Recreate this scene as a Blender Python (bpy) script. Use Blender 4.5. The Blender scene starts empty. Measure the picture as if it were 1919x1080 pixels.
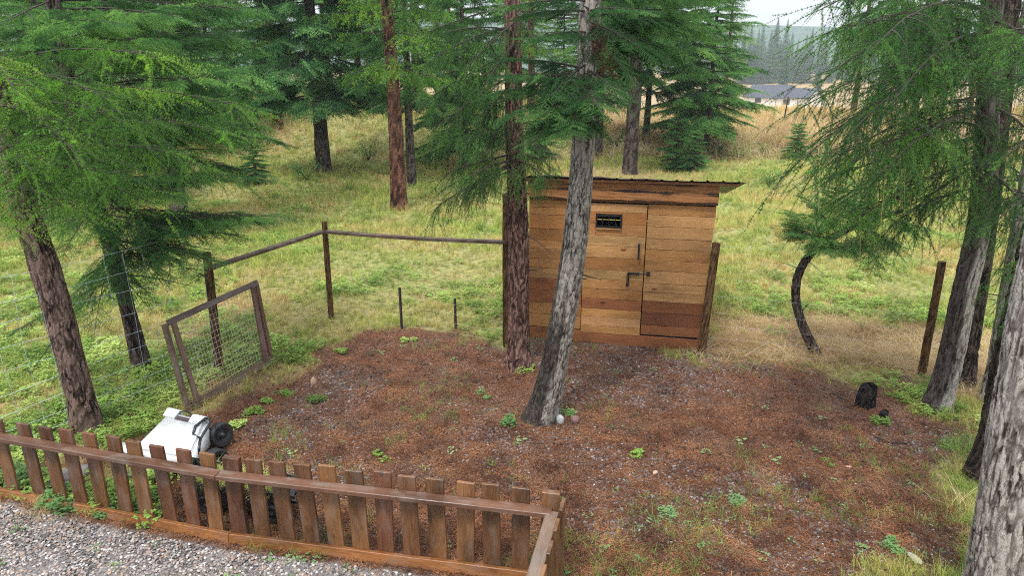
import bpy, bmesh, math, random
import numpy as np
from mathutils import Vector, Matrix

random.seed(7)
RG = np.random.default_rng(7)
R = math.radians
S = bpy.context.scene
COL = S.collection

# ------------------------------------------------------------------ camera, sky, sun, exposure
CAM_H, PITCH, FOC = 3.8, R(18.2), 1280.0
cam_d = bpy.data.cameras.new("camera")
cam = bpy.data.objects.new("camera", cam_d)
COL.objects.link(cam)
cam.location = (0, 0, CAM_H)
cam.rotation_euler = (R(90) - PITCH, 0, 0)
cam_d.sensor_width = 36
cam_d.lens = FOC / 1919 * 36
cam_d.clip_start = 0.05
cam_d.clip_end = 6000
S.camera = cam

SUN_EL, SUN_ROT = 62, 205
world = bpy.data.worlds.new("World")
S.world = world
world.use_nodes = True
nt = world.node_tree
nt.nodes.clear()
wo = nt.nodes.new("ShaderNodeOutputWorld")
bg = nt.nodes.new("ShaderNodeBackground")
sky = nt.nodes.new("ShaderNodeTexSky")
sky.sky_type = 'NISHITA'
sky.sun_disc = False
sky.sun_elevation = R(SUN_EL)
sky.sun_rotation = R(SUN_ROT)
sky.air_density = 1.0
sky.dust_density = 3.0
# cloud deck: pale grey veil over the sky, the same all round, with soft uneven cloud
tcn = nt.nodes.new("ShaderNodeTexCoord")
cn = nt.nodes.new("ShaderNodeTexNoise")
cn.inputs["Scale"].default_value = 3.5
cn.inputs["Detail"].default_value = 5
crp = nt.nodes.new("ShaderNodeValToRGB")
crp.color_ramp.elements[0].position = 0.3
crp.color_ramp.elements[0].color = (7.4, 7.9, 8.8, 1)
crp.color_ramp.elements[1].position = 0.7
crp.color_ramp.elements[1].color = (9.6, 10.0, 10.6, 1)
mixw = nt.nodes.new("ShaderNodeMix")
mixw.data_type = 'RGBA'
mixw.inputs[0].default_value = 0.88
nt.links.new(tcn.outputs["Generated"], cn.inputs["Vector"])
nt.links.new(cn.outputs["Fac"], crp.inputs[0])
nt.links.new(sky.outputs[0], mixw.inputs[6])
# an overcast sky is brightest overhead and about a third of that at the horizon
sepw = nt.nodes.new("ShaderNodeSeparateXYZ")
nt.links.new(tcn.outputs["Generated"], sepw.inputs[0])
mrw = nt.nodes.new("ShaderNodeMapRange")
mrw.inputs[1].default_value = 0.0; mrw.inputs[2].default_value = 1.0
mrw.inputs[3].default_value = 0.36; mrw.inputs[4].default_value = 1.5
nt.links.new(sepw.outputs[2], mrw.inputs[0])
mulw = nt.nodes.new("ShaderNodeMix"); mulw.data_type = 'RGBA'; mulw.blend_type = 'MULTIPLY'; mulw.inputs[0].default_value = 1.0
nt.links.new(crp.outputs[0], mulw.inputs[6]); nt.links.new(mrw.outputs[0], mulw.inputs[7])
nt.links.new(mulw.outputs[2], mixw.inputs[7])
nt.links.new(mixw.outputs[2], bg.inputs[0])
bg.inputs[1].default_value = 0.1
nt.links.new(bg.outputs[0], wo.inputs[0])

sun_d = bpy.data.lights.new("sun", 'SUN')
sun = bpy.data.objects.new("sun", sun_d)
COL.objects.link(sun)
sun_d.energy = 1.5
sun_d.angle = R(10)
sun_d.color = (1.0, 0.96, 0.9)
_el, _az = R(SUN_EL), R(SUN_ROT)
_sd = Vector((math.sin(_az) * math.cos(_el), math.cos(_az) * math.cos(_el), math.sin(_el)))
sun.rotation_euler = (-_sd).to_track_quat('-Z', 'Y').to_euler()

S.view_settings.view_transform = 'Standard'
S.view_settings.look = 'None'
S.view_settings.exposure = 1.22
S.view_settings.gamma = 1.0
S.view_settings.use_curve_mapping = False
S.render.engine = 'CYCLES'
S.cycles.max_bounces = 8
S.cycles.diffuse_bounces = 4
S.cycles.glossy_bounces = 2
S.cycles.transmission_bounces = 4
S.cycles.transparent_max_bounces = 8
S.cycles.volume_bounces = 1
S.cycles.use_denoising = False
S.cycles.use_adaptive_sampling = False
S.cycles.sample_clamp_indirect = 4.0
S.cycles.pixel_filter_type = 'BLACKMAN_HARRIS'
S.cycles.filter_width = 1.1
S.cycles.caustics_reflective = False
S.cycles.caustics_refractive = False

# ------------------------------------------------------------------ measuring helpers (photo pixel -> place)
def ray(px, py):
    u = (px - 959.5) / FOC
    v = (540 - py) / FOC
    return np.array([u, math.cos(PITCH) + v * math.sin(PITCH), -math.sin(PITCH) + v * math.cos(PITCH)])
def P(px, py, z=0.0):
    r = ray(px, py)
    return np.array([0, 0, CAM_H]) + r * ((z - CAM_H) / r[2])
def at(px, py, Y):
    r = ray(px, py)
    return np.array([0, 0, CAM_H]) + r * (Y / r[1])

# ------------------------------------------------------------------ numpy noise
def _h(ix, iy, iz, s):
    n = (ix * 374761393 + iy * 668265263 + iz * 2147483647 + s * 974634777) & 0xffffffff
    n = ((n ^ (n >> 13)) * 1274126177) & 0xffffffff
    return ((n ^ (n >> 16)) & 0xffff) / 65535.0
def vnoise(x, y, z=0.0, s=0):
    x, y, z = np.broadcast_arrays(np.asarray(x, float), np.asarray(y, float), np.asarray(z, float))
    ix, iy, iz = np.floor(x).astype(np.int64), np.floor(y).astype(np.int64), np.floor(z).astype(np.int64)
    fx, fy, fz = x - ix, y - iy, z - iz
    fx, fy, fz = [f * f * (3 - 2 * f) for f in (fx, fy, fz)]
    o = 0
    for a in (0, 1):
        for b in (0, 1):
            for c in (0, 1):
                w = (fx if a else 1 - fx) * (fy if b else 1 - fy) * (fz if c else 1 - fz)
                o = o + w * _h(ix + a, iy + b, iz + c, s)
    return o
def fbm(x, y, z=0.0, s=0, o=4):
    t, a, w = 0, 1.0, 0
    for k in range(o):
        t = t + a * vnoise(x * 2 ** k, y * 2 ** k, z * 2 ** k, s + k)
        w += a
        a *= 0.5
    return t / w
def sstep(a, b, x):
    t = np.clip((x - a) / (b - a), 0, 1)
    return t * t * (3 - 2 * t)

# ------------------------------------------------------------------ mesh helpers
class MB:
    """collects triangles and quads for one mesh"""
    def __init__(s):
        s.v = []; s.f = []; s.m = []; s.n = 0
    def add(s, V, F, mat=0):
        V = np.asarray(V, float).reshape(-1, 3)
        s.v.append(V)
        for f in F:
            s.f.append(tuple(int(i) + s.n for i in f))
        s.m.extend([mat] * len(F))
        s.n += len(V)
        return s
    def box(s, lo, hi, mat=0, M=None):
        x0, y0, z0 = lo; x1, y1, z1 = hi
        V = np.array([(x, y, z) for z in (z0, z1) for y in (y0, y1) for x in (x0, x1)], float)
        if M is not None:
            V = V @ np.array(M)[:3, :3].T + np.array(M)[:3, 3]
        return s.add(V, [(0, 2, 3, 1), (4, 5, 7, 6), (0, 1, 5, 4), (2, 6, 7, 3), (0, 4, 6, 2), (1, 3, 7, 5)], mat)
    def tube(s, pts, rad, n=8, mat=0, cap=True):
        pts = np.asarray(pts, float)
        rad = np.broadcast_to(np.asarray(rad, float), (len(pts),))
        T = np.gradient(pts, axis=0)
        T /= np.linalg.norm(T, axis=1)[:, None] + 1e-9
        ref = np.array([0, 0, 1.0]) if abs(T[0][2]) < 0.9 else np.array([1.0, 0, 0])
        V = []
        for p, t, r in zip(pts, T, rad):
            a = np.cross(t, ref); a /= np.linalg.norm(a) + 1e-9
            b = np.cross(t, a)
            ref2 = np.cross(a, t); ref = ref2
            for k in range(n):
                th = 2 * math.pi * k / n
                V.append(p + r * (a * math.cos(th) + b * math.sin(th)))
        F = []
        for i in range(len(pts) - 1):
            for k in range(n):
                k2 = (k + 1) % n
                F.append((i * n + k, i * n + k2, (i + 1) * n + k2, (i + 1) * n + k))
        if cap:
            F.append(tuple(range(n))[::-1]); F.append(tuple((len(pts) - 1) * n + k for k in range(n)))
        return s.add(V, F, mat)
    def mesh(s, name, smooth=False):
        me = bpy.data.meshes.new(name)
        me.from_pydata(np.concatenate(s.v).tolist() if s.v else [], [], s.f)
        me.polygons.foreach_set("material_index", np.array(s.m, dtype=np.int32))
        if smooth:
            me.polygons.foreach_set("use_smooth", np.ones(len(s.f), dtype=bool))
        me.update()
        return me

def tag(o, label=None, cat=None, group=None, kind=None):
    for k, v in (("label", label), ("category", cat), ("group", group), ("kind", kind)):
        if v:
            o[k] = v
    return o
def link(name, me, mats=(), parent=None, loc=None):
    o = bpy.data.objects.new(name, me)
    COL.objects.link(o)
    if me is not None:
        for m in mats:
            if len(me.materials) < len(mats):
                me.materials.append(m)
    if parent is not None:
        o.parent = parent
    if loc is not None:
        o.location = loc
    return o
def empty(name, loc, rz=0.0):
    o = bpy.data.objects.new(name, None)
    COL.objects.link(o)
    o.location = loc
    o.rotation_euler = (0, 0, rz)
    o.empty_display_size = 0.2
    return o
def copy_tree(o, parent=None):
    c = o.copy()
    COL.objects.link(c)
    c.parent = parent
    for ch in list(o.children):
        copy_tree(ch, c)
    return c
def bevel_mesh(me, w, seg=1):
    bm = bmesh.new(); bm.from_mesh(me)
    bmesh.ops.bevel(bm, geom=list(bm.edges), offset=w, segments=seg, affect='EDGES', clamp_overlap=True)
    bm.to_mesh(me); bm.free()

_bcache = {}
def board(name, p0, p1, width, thick, up, mats, parent=None, color=(1, 1, 1, 1), bev=0.003, wob=0.0, seed=0):
    """a sawn board: local X along its length, Y across the width, Z the thickness; p0, p1 in the parent's space; up = the broad face's normal"""
    p0, p1, up = Vector(p0), Vector(p1), Vector(up)
    d = p1 - p0; L = d.length; x = d.normalized()
    z = (up - up.dot(x) * x).normalized(); y = z.cross(x)
    n = max(1, int(L / 0.3)) if wob else 1
    rr = random.Random(seed)
    mb = MB()
    V = []
    for i in range(n + 1):
        t = i / n * L
        w0 = width / 2 + (rr.uniform(-wob, wob) if wob else 0); w1 = width / 2 + (rr.uniform(-wob, wob) if wob else 0)
        V += [(t, -w0, -thick / 2), (t, w1, -thick / 2), (t, w1, thick / 2), (t, -w0, thick / 2)]
    F = [(0, 3, 2, 1), (4 * n, 4 * n + 1, 4 * n + 2, 4 * n + 3)]
    for i in range(n):
        a, b = 4 * i, 4 * i + 4
        for k in range(4):
            k2 = (k + 1) % 4
            F.append((a + k, a + k2, b + k2, b + k))
    mb.add(V, F)
    me = mb.mesh(name)
    if bev:
        bm = bmesh.new(); bm.from_mesh(me)
        eds = [e for e in bm.edges if len(e.link_faces) == 2 and e.calc_face_angle(0) > 0.8]
        bmesh.ops.bevel(bm, geom=eds, offset=bev, segments=1, affect='EDGES')
        bm.to_mesh(me); bm.free()
    o = link(name, me, mats, parent)
    M = Matrix((x, y, z)).transposed().to_4x4(); M.translation = p0
    o.matrix_local = M
    o.color = tuple(color)[:3] + (1,)
    return o

# ------------------------------------------------------------------ materials
class NT:
    def __init__(s, name):
        s.mat = bpy.data.materials.new(name)
        s.mat.use_nodes = True
        s.t = s.mat.node_tree
        s.t.nodes.clear()
        s.out = s.t.nodes.new("ShaderNodeOutputMaterial")
    def n(s, kind, **kw):
        nd = s.t.nodes.new("ShaderNode" + kind)
        for k, v in kw.items():
            if k.startswith("_"):
                setattr(nd, k[1:], v)
            else:
                key = k.replace("__", " ")
                inp = nd.inputs[int(key[1:])] if key[0] == "i" and key[1:].isdigit() else nd.inputs[key]
                s.put(inp, v)
        return nd
    def put(s, inp, v):
        if isinstance(v, bpy.types.NodeSocket):
            s.t.links.new(v, inp)
        else:
            if isinstance(v, tuple) and len(v) == 3 and inp.type == 'RGBA':
                v = v + (1,)
            inp.default_value = v
    def attr(s, name):
        return s.n("Attribute", _attribute_name=name)
    def noise(s, vec, scale, detail=4, rough=0.55, dist=0.0):
        return s.n("TexNoise", Vector=vec, Scale=scale, Detail=detail, Roughness=rough, Distortion=dist).outputs["Fac"]
    def vor(s, vec, scale, feat='F1'):
        return s.n("TexVoronoi", _feature=feat, Vector=vec, Scale=scale)
    def mapping(s, vec, scale=(1, 1, 1), loc=(0, 0, 0)):
        return s.n("Mapping", Vector=vec, Scale=scale, Location=loc).outputs[0]
    def ramp(s, fac, stops, interp='LINEAR'):
        r = s.n("ValToRGB")
        r.color_ramp.interpolation = interp
        e = r.color_ramp.elements
        while len(e) < len(stops):
            e.new(0.5)
        for i, (p, c) in enumerate(stops):
            e[i].position = p
            e[i].color = (c, c, c, 1) if isinstance(c, (int, float)) else tuple(c) + (1,)
        s.put(r.inputs[0], fac)
        return r.outputs[0]
    def mix(s, fac, a, b, mode='MIX'):
        m = s.n("Mix", _data_type='RGBA', _blend_type=mode)
        s.put(m.inputs[0], fac); s.put(m.inputs[6], a); s.put(m.inputs[7], b)
        return m.outputs[2]
    def math(s, op, a, b=0.0, clamp=False):
        m = s.n("Math", _operation=op, _use_clamp=clamp)
        s.put(m.inputs[0], a); s.put(m.inputs[1], b)
        return m.outputs[0]
    def vadd(s, a, b):
        m = s.n("VectorMath", _operation='ADD')
        s.put(m.inputs[0], a); s.put(m.inputs[1], b)
        return m.outputs[0]
    def bump(s, h, strength=0.5, dist=0.01):
        return s.n("Bump", Strength=strength, Distance=dist, Height=h).outputs[0]
    def pbr(s, col, rough=0.7, normal=None, spec=0.4, metal=0.0, coat=0.0):
        b = s.n("BsdfPrincipled")
        s.put(b.inputs["Base Color"], col)
        s.put(b.inputs["Roughness"], rough)
        s.put(b.inputs["Specular IOR Level"], spec)
        s.put(b.inputs["Metallic"], metal)
        s.put(b.inputs["Coat Weight"], coat)
        if normal is not None:
            s.put(b.inputs["Normal"], normal)
        return b
    def done(s, shader):
        s.t.links.new(shader.outputs[0], s.out.inputs[0])
        return s.mat

def mat_leaf(name, c1, c2, c3, trans=0.35, patch=1.1, rough=0.6, patchy=2.6):
    """foliage: per-sprig random colour plus patches through the crown"""
    k = NT(name)
    oi = k.n("ObjectInfo")
    nz = k.noise(oi.outputs["Location"], patch, 2)
    f = k.math('ADD', k.math('MULTIPLY', oi.outputs["Random"], 0.55), k.math('MULTIPLY', k.math('SUBTRACT', nz, 0.5), patchy))
    f = k.math('ADD', f, 0.22, True)
    col = k.ramp(f, [(0.0, c1), (0.5, c2), (1.0, c3)])
    geo = k.n("NewGeometry")
    fine = k.noise(geo.outputs["Position"], 60, 1)
    col = k.mix(1.0, col, k.ramp(fine, [(0.3, (0.75, 0.75, 0.75)), (0.7, (1.25, 1.25, 1.2))]), 'MULTIPLY')
    b = k.pbr(col, rough, spec=0.12)
    tr = k.n("BsdfTranslucent", Color=k.mix(1.0, col, (1.15, 1.25, 0.7), 'MULTIPLY'))
    mx = k.n("MixShader", Fac=trans)
    k.t.links.new(b.outputs[0], mx.inputs[1]); k.t.links.new(tr.outputs[0], mx.inputs[2])
    return k.done(mx)

def mat_wood(name, dark=0.35, rough=0.5, knot=1.0, wear=0.0, tintvar=0.25, spec=0.4, wet=0.0, knotscale=(2.4, 4.5, 4.5)):
    """sawn wood; the board's own colour comes from the object colour"""
    k = NT(name)
    oi = k.n("ObjectInfo")
    tc = k.n("TexCoord").outputs["Object"]
    off = k.n("CombineXYZ", X=k.math('MULTIPLY', oi.outputs["Random"], 37.0), Y=k.math('MULTIPLY', oi.outputs["Random"], 91.0), Z=k.math('MULTIPLY', oi.outputs["Random"], 53.0)).outputs[0]
    v = k.vadd(tc, off)
    vk = k.mapping(v, knotscale)
    vo = k.vor(vk, 1.0)
    kd = vo.outputs["Distance"]
    csep = k.n("SeparateColor", Color=vo.outputs["Color"]).outputs[0]
    has = k.math('GREATER_THAN', csep, 0.45)
    pull = k.math('MULTIPLY', k.ramp(kd, [(0.0, 1.0), (0.35, 0.0)]), 0.12)
    vg = k.mapping(v, (0.9, 16, 16))
    vg2 = k.n("CombineXYZ", X=pull, Y=k.math('MULTIPLY', pull, 9.0), Z=pull).outputs[0]
    vg = k.vadd(vg, vg2)
    g1 = k.noise(vg, 1.3, 3, 0.6, 1.2)
    rings = k.math('FRACT', k.math('MULTIPLY', g1, 9.0))
    rings = k.ramp(rings, [(0.0, 0.0), (0.75, 1.0), (1.0, 0.1)])
    fib = k.noise(k.mapping(v, (3, 160, 160)), 1.0, 3)
    blot = k.noise(k.mapping(v, (1.4, 5, 5)), 1.0, 3)
    base = oi.outputs["Color"]
    dk = k.mix(1.0, base, (0.42, 0.30, 0.22), 'MULTIPLY')
    col = k.mix(k.math('MULTIPLY', rings, dark), base, dk)
    col = k.mix(k.math('MULTIPLY', fib, 0.35), col, dk)
    col = k.mix(1.0, col, k.ramp(blot, [(0.25, (1 - tintvar * 1.6,) * 3), (0.5, (1, 1, 1)), (0.75, (1 + tintvar,) * 3)]), 'MULTIPLY')
    km = k.math('MULTIPLY', k.ramp(kd, [(0.0, 1.0), (0.085, 1.0), (0.13, 0.0)]), has)
    col = k.mix(k.math('MULTIPLY', km, 0.85 * knot), col, k.mix(1.0, base, (0.22, 0.13, 0.09), 'MULTIPLY'))
    if wear:
        wn = k.noise(k.mapping(v, (3, 9, 9)), 1.2, 5)
        col = k.mix(k.math('MULTIPLY', k.ramp(wn, [(0.5, 0.0), (0.68, 1.0)]), wear), col, (0.20, 0.17, 0.145))
    h = k.math('ADD', k.math('MULTIPLY', rings, 0.4), fib)
    rg = k.ramp(blot, [(0.3, rough - 0.18 * wet), (0.7, rough + 0.12)])
    return k.done(k.pbr(col, rg, k.bump(h, 0.35, 0.003), spec))

def mat_simple(name, col, rough=0.6, var=0.2, scale=20, metal=0.0, spec=0.4, bump=0.2, coat=0.0):
    k = NT(name)
    tc = k.n("TexCoord").outputs["Object"]
    nz = k.noise(tc, scale, 5)
    c = k.mix(1.0, col, k.ramp(nz, [(0.25, (1 - var,) * 3), (0.75, (1 + var,) * 3)]), 'MULTIPLY')
    return k.done(k.pbr(c, k.ramp(nz, [(0.3, max(0.03, rough - 0.1)), (0.7, min(1, rough + 0.1))]), k.bump(nz, bump, 0.004), spec, metal, coat))

def mat_bark(name, fissure, plate, light, stain, zs=0.3, sc=1.0, lich=0.25):
    """bark: 'ridge' (height of the plates) and 'char' (burnt or resin-dark flank) come from the modelled bark"""
    k = NT(name)
    tc = k.n("TexCoord").outputs["Object"]
    ridge = k.attr("ridge").outputs["Fac"]
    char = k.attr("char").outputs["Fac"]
    n1 = k.noise(k.mapping(tc, (1, 1, zs)), 42 * sc, 5, 0.65)
    n2 = k.noise(k.mapping(tc, (1, 1, 0.4)), 9 * sc, 4, 0.6)
    n3 = k.noise(k.mapping(tc, (1, 1, 0.5)), 130 * sc, 3, 0.6)
    nc = k.noise(k.mapping(tc, (1, 1, 0.35)), 24 * sc, 4, 0.7, 0.8)
    crack = k.ramp(k.math('ABSOLUTE', k.math('SUBTRACT', nc, 0.5)), [(0.0, 0.0), (0.055, 1.0)])
    f = k.math('ADD', k.math('MULTIPLY', k.math('MULTIPLY', ridge, 0.9), k.math('ADD', 0.3, k.math('MULTIPLY', crack, 0.7))), k.math('MULTIPLY', k.math('SUBTRACT', n1, 0.5), 1.3))
    col = k.ramp(f, [(0.12, fissure), (0.42, plate), (0.78, light)])
    col = k.mix(k.math('MULTIPLY', k.ramp(n2, [(0.42, 0.0), (0.62, 1.0)]), lich), col, light)
    col = k.mix(1.0, col, k.ramp(n3, [(0.3, (0.72,) * 3), (0.7, (1.28,) * 3)]), 'MULTIPLY')
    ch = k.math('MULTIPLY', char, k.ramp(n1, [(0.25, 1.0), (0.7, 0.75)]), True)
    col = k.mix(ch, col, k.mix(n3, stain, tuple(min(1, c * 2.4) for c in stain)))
    h = k.math('ADD', n1, k.math('MULTIPLY', n3, 0.3))
    return k.done(k.pbr(col, 0.85, k.bump(h, 0.8, 0.012), 0.12))

M_LARCH_BRIGHT = mat_leaf("larch_needles_bright", (0.045, 0.145, 0.024), (0.15, 0.36, 0.042), (0.38, 0.60, 0.08), 0.32)
M_WOOD = mat_leaf("wood_needles", (0.035, 0.11, 0.035), (0.11, 0.28, 0.08), (0.27, 0.48, 0.15), 0.3)
M_LARCH = mat_leaf("larch_needles", (0.02, 0.085, 0.025), (0.065, 0.21, 0.045), (0.19, 0.41, 0.075), 0.28)
M_LARCH_DEEP = mat_leaf("larch_needles_deep", (0.02, 0.08, 0.02), (0.065, 0.2, 0.04), (0.16, 0.36, 0.07), 0.28)
M_FIR = mat_leaf("fir_needles", (0.018, 0.07, 0.024), (0.06, 0.185, 0.055), (0.18, 0.38, 0.10), 0.25)
M_FIR_BLUE = mat_leaf("fir_needles_blue", (0.02, 0.08, 0.03), (0.075, 0.22, 0.075), (0.23, 0.45, 0.17), 0.25)
M_FIR_NEAR = mat_leaf("fir_needles_near", (0.022, 0.085, 0.026), (0.085, 0.245, 0.065), (0.25, 0.48, 0.12), 0.3)
M_FIR_SOFT = mat_leaf("fir_needles_soft", (0.04, 0.13, 0.04), (0.12, 0.3, 0.08), (0.26, 0.48, 0.14), 0.3)
M_FAR = mat_leaf("far_needles", (0.03, 0.09, 0.05), (0.06, 0.15, 0.075), (0.09, 0.2, 0.09), 0.25, 0.05)
M_DEAD = mat_leaf("dead_needles", (0.12, 0.035, 0.012), (0.22, 0.07, 0.022), (0.3, 0.12, 0.04), 0.3)
M_TWIG = mat_simple("twig_bark", (0.035, 0.027, 0.02), 0.85, 0.4, 60)
M_TWIG_Y = mat_simple("young_twig", (0.24, 0.19, 0.05), 0.7, 0.3, 60)
M_CONE = mat_simple("cone", (0.03, 0.018, 0.013), 0.8, 0.3, 80)
M_BARK_BROWN = mat_bark("larch_bark_brown", (0.007, 0.005, 0.004), (0.05, 0.03, 0.023), (0.2, 0.135, 0.11), (0.005, 0.0035, 0.003), lich=0.4)
M_BARK_RED = mat_bark("larch_bark_red", (0.008, 0.0035, 0.003), (0.048, 0.023, 0.017), (0.22, 0.13, 0.105), (0.005, 0.003, 0.003), lich=0.35)
M_BARK_GREY = mat_bark("fir_bark_grey", (0.022, 0.019, 0.018), (0.15, 0.13, 0.11), (0.32, 0.29, 0.255), (0.007, 0.0045, 0.0035), lich=0.4)
M_BARK_LIGHT = mat_bark("larch_bark_pale", (0.03, 0.022, 0.019), (0.19, 0.165, 0.145), (0.37, 0.34, 0.31), (0.012, 0.007, 0.006), zs=0.17, lich=0.45)
M_BARK_DARK = mat_bark("larch_bark_dark", (0.006, 0.004, 0.0035), (0.03, 0.02, 0.016), (0.11, 0.085, 0.072), (0.005, 0.004, 0.0035))
M_BARK_FAR = mat_bark("bark_far", (0.01, 0.007, 0.006), (0.05, 0.036, 0.03), (0.12, 0.097, 0.085), (0.02, 0.013, 0.01), sc=0.5)
M_BARK_RUST = mat_bark("bark_rust", (0.012, 0.005, 0.004), (0.075, 0.028, 0.017), (0.18, 0.09, 0.06), (0.01, 0.005, 0.004), sc=0.6)

# ------------------------------------------------------------------ scatter: one object whose own mesh holds its sprigs and their places
_groups = {}
def gn_group(K):
    if K in _groups:
        return _groups[K]
    g = bpy.data.node_groups.new("sprigs_%d" % K, "GeometryNodeTree")
    g.interface.new_socket("Geometry", in_out='INPUT', socket_type='NodeSocketGeometry')
    g.interface.new_socket("Geometry", in_out='OUTPUT', socket_type='NodeSocketGeometry')
    N, Lk = g.nodes, g.links
    gi, go = N.new("NodeGroupInput"), N.new("NodeGroupOutput")
    def attr(name, typ):
        a = N.new("GeometryNodeInputNamedAttribute"); a.data_type = typ; a.inputs[0].default_value = name
        return a.outputs[0]
    def eq(sock, val):
        c = N.new("FunctionNodeCompare"); c.data_type = 'INT'; c.operation = 'EQUAL'
        Lk.new(sock, c.inputs[2]); c.inputs[3].default_value = val
        return c.outputs[0]
    pid, var, rot, scl = attr("pid", 'INT'), attr("var", 'INT'), attr("rot", 'FLOAT_VECTOR'), attr("scl", 'FLOAT')
    e2r = N.new("FunctionNodeEulerToRotation"); Lk.new(rot, e2r.inputs[0])
    def sep(val):
        s = N.new("GeometryNodeSeparateGeometry"); s.domain = 'POINT'
        Lk.new(gi.outputs[0], s.inputs[0]); Lk.new(eq(pid, val), s.inputs[1])
        return s.outputs[0]
    j = N.new("GeometryNodeJoinGeometry")
    Lk.new(sep(-1), j.inputs[0])
    pts = sep(1000)
    for k in range(K):
        iop = N.new("GeometryNodeInstanceOnPoints")
        Lk.new(pts, iop.inputs["Points"]); Lk.new(eq(var, k), iop.inputs["Selection"])
        Lk.new(sep(k), iop.inputs["Instance"]); Lk.new(e2r.outputs[0], iop.inputs["Rotation"]); Lk.new(scl, iop.inputs["Scale"])
        Lk.new(iop.outputs[0], j.inputs[0])
    Lk.new(j.outputs[0], go.inputs[0])
    _groups[K] = g
    return g

def scatter_mesh(name, protos, pos, rot, scl, var, own=None, mats=(), smooth_own=False):
    """protos: list of MB; pos/rot/scl/var arrays; own: MB with geometry that stays as it is"""
    vs, fs, ms, pid = [], [], [], []
    n = 0
    for k, mb in enumerate(protos):
        V = np.concatenate(mb.v); vs.append(V)
        fs += [tuple(i + n for i in f) for f in mb.f]; ms += mb.m
        pid.append(np.full(len(V), k)); n += len(V)
    if own is not None and own.n:
        V = np.concatenate(own.v); vs.append(V)
        fs += [tuple(i + n for i in f) for f in own.f]; ms += own.m
        pid.append(np.full(len(V), -1)); n += len(V)
    m = len(pos)
    vs.append(np.asarray(pos, float)); pid.append(np.full(m, 1000))
    me = bpy.data.meshes.new(name)
    me.from_pydata(np.concatenate(vs).tolist(), [], fs)
    me.polygons.foreach_set("material_index", np.array(ms, dtype=np.int32))
    tot = n + m
    a = me.attributes.new("pid", 'INT', 'POINT'); a.data.foreach_set("value", np.concatenate(pid).astype(np.int32))
    a = me.attributes.new("var", 'INT', 'POINT'); vv = np.full(tot, -5, np.int32); vv[n:] = var; a.data.foreach_set("value", vv)
    a = me.attributes.new("scl", 'FLOAT', 'POINT'); vv = np.ones(tot, np.float32); vv[n:] = scl; a.data.foreach_set("value", vv)
    a = me.attributes.new("rot", 'FLOAT_VECTOR', 'POINT'); vv = np.zeros((tot, 3), np.float32); vv[n:] = rot; a.data.foreach_set("vector", vv.ravel())
    for mm in mats:
        me.materials.append(mm)
    me.update()
    me["K"] = len(protos)
    return me
def scatter_obj(name, me, parent=None):
    o = link(name, me, (), parent)
    md = o.modifiers.new("sprigs", 'NODES')
    md.node_group = gn_group(int(me["K"]))
    o["kind"] = "stuff"
    return o
def euler_of(d, roll):
    """rotation taking +X to d, rolled about it"""
    d = np.asarray(d, float); d = d / (np.linalg.norm(d, axis=-1, keepdims=True) + 1e-9)
    return np.stack([roll, -np.arcsin(np.clip(d[..., 2], -1, 1)), np.arctan2(d[..., 1], d[..., 0])], -1)

# ------------------------------------------------------------------ sprigs
def unit(v):
    v = np.asarray(v, float)
    return v / (np.linalg.norm(v) + 1e-9)
def needles_on(mb, pts, spacing, per, length, width, fwd, rnd, mat=0, flat=0.0, taper=True):
    """thin triangles set round a twig path"""
    pts = np.asarray(pts, float)
    seg = np.linalg.norm(np.diff(pts, axis=0), axis=1); cum = np.concatenate([[0], np.cumsum(seg)])
    L = cum[-1]; n = max(2, int(L / spacing))
    V, F = [], []
    for i in range(n):
        t = (i + 0.5 + rnd.uniform(-.45, .45)) / n * L
        j = min(np.searchsorted(cum, t) - 1, len(seg) - 1); j = max(j, 0)
        a = (t - cum[j]) / seg[j]
        p = pts[j] * (1 - a) + pts[j + 1] * a
        d = unit(pts[j + 1] - pts[j])
        s = unit(np.cross(d, (0.1, 0.2, 1))); u = np.cross(s, d)
        ln = length * ((1 - 0.45 * t / L) if taper else 1)
        for q in range(per):
            th = rnd.uniform(0, 2 * math.pi)
            rad = s * math.cos(th) + u * math.sin(th) * (1 - flat)
            rad = unit(rad)
            f = fwd * rnd.uniform(0.5, 1.5)
            nd = unit(rad + d * f)
            w = unit(np.cross(nd, rad + d * 0.3 + np.array([rnd.uniform(-.5, .5), rnd.uniform(-.5, .5), rnd.uniform(-.5, .5)]))) * width / 2
            l2 = ln * rnd.uniform(0.7, 1.15)
            k = len(V)
            V += [p - w, p + w, p + nd * l2]
            F.append((k, k + 1, k + 2))
    mb.add(V, F, mat)

def larch_twig(seed, L=0.5, step=0.024, per=14, nl=0.029, nw=0.0028, twmat=1):
    rnd = random.Random(seed)
    mb = MB()
    pts = []
    p = np.zeros(3); d = np.array([1, 0, 0.0])
    n = 8
    for i in range(n + 1):
        pts.append(p.copy()); d = unit(d + np.array([0, rnd.uniform(-.14, .14), rnd.uniform(-.1, .1) - 0.06])); p = p + d * L / n
    pts = np.array(pts)
    mb.tube(pts, np.linspace(0.0032, 0.0014, n + 1), 3, twmat, False)
    needles_on(mb, pts, step, per, nl, nw, 0.45, rnd, 0)
    for b in range(rnd.randint(1, 3)):
        i = rnd.randint(1, n - 3)
        q = pts[i]; dd = unit(unit(pts[i + 1] - pts[i]) + np.array([0, rnd.uniform(-1, 1), rnd.uniform(-1, 1)]) * 0.7)
        l2 = L * rnd.uniform(0.2, 0.4)
        sp = np.array([q + dd * l2 * t for t in (0, .5, 1)])
        mb.tube(sp, [0.002, 0.0015, 0.001], 3, twmat, False)
        needles_on(mb, sp, step, per, nl, nw, 0.45, rnd, 0)
    return mb
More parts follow.
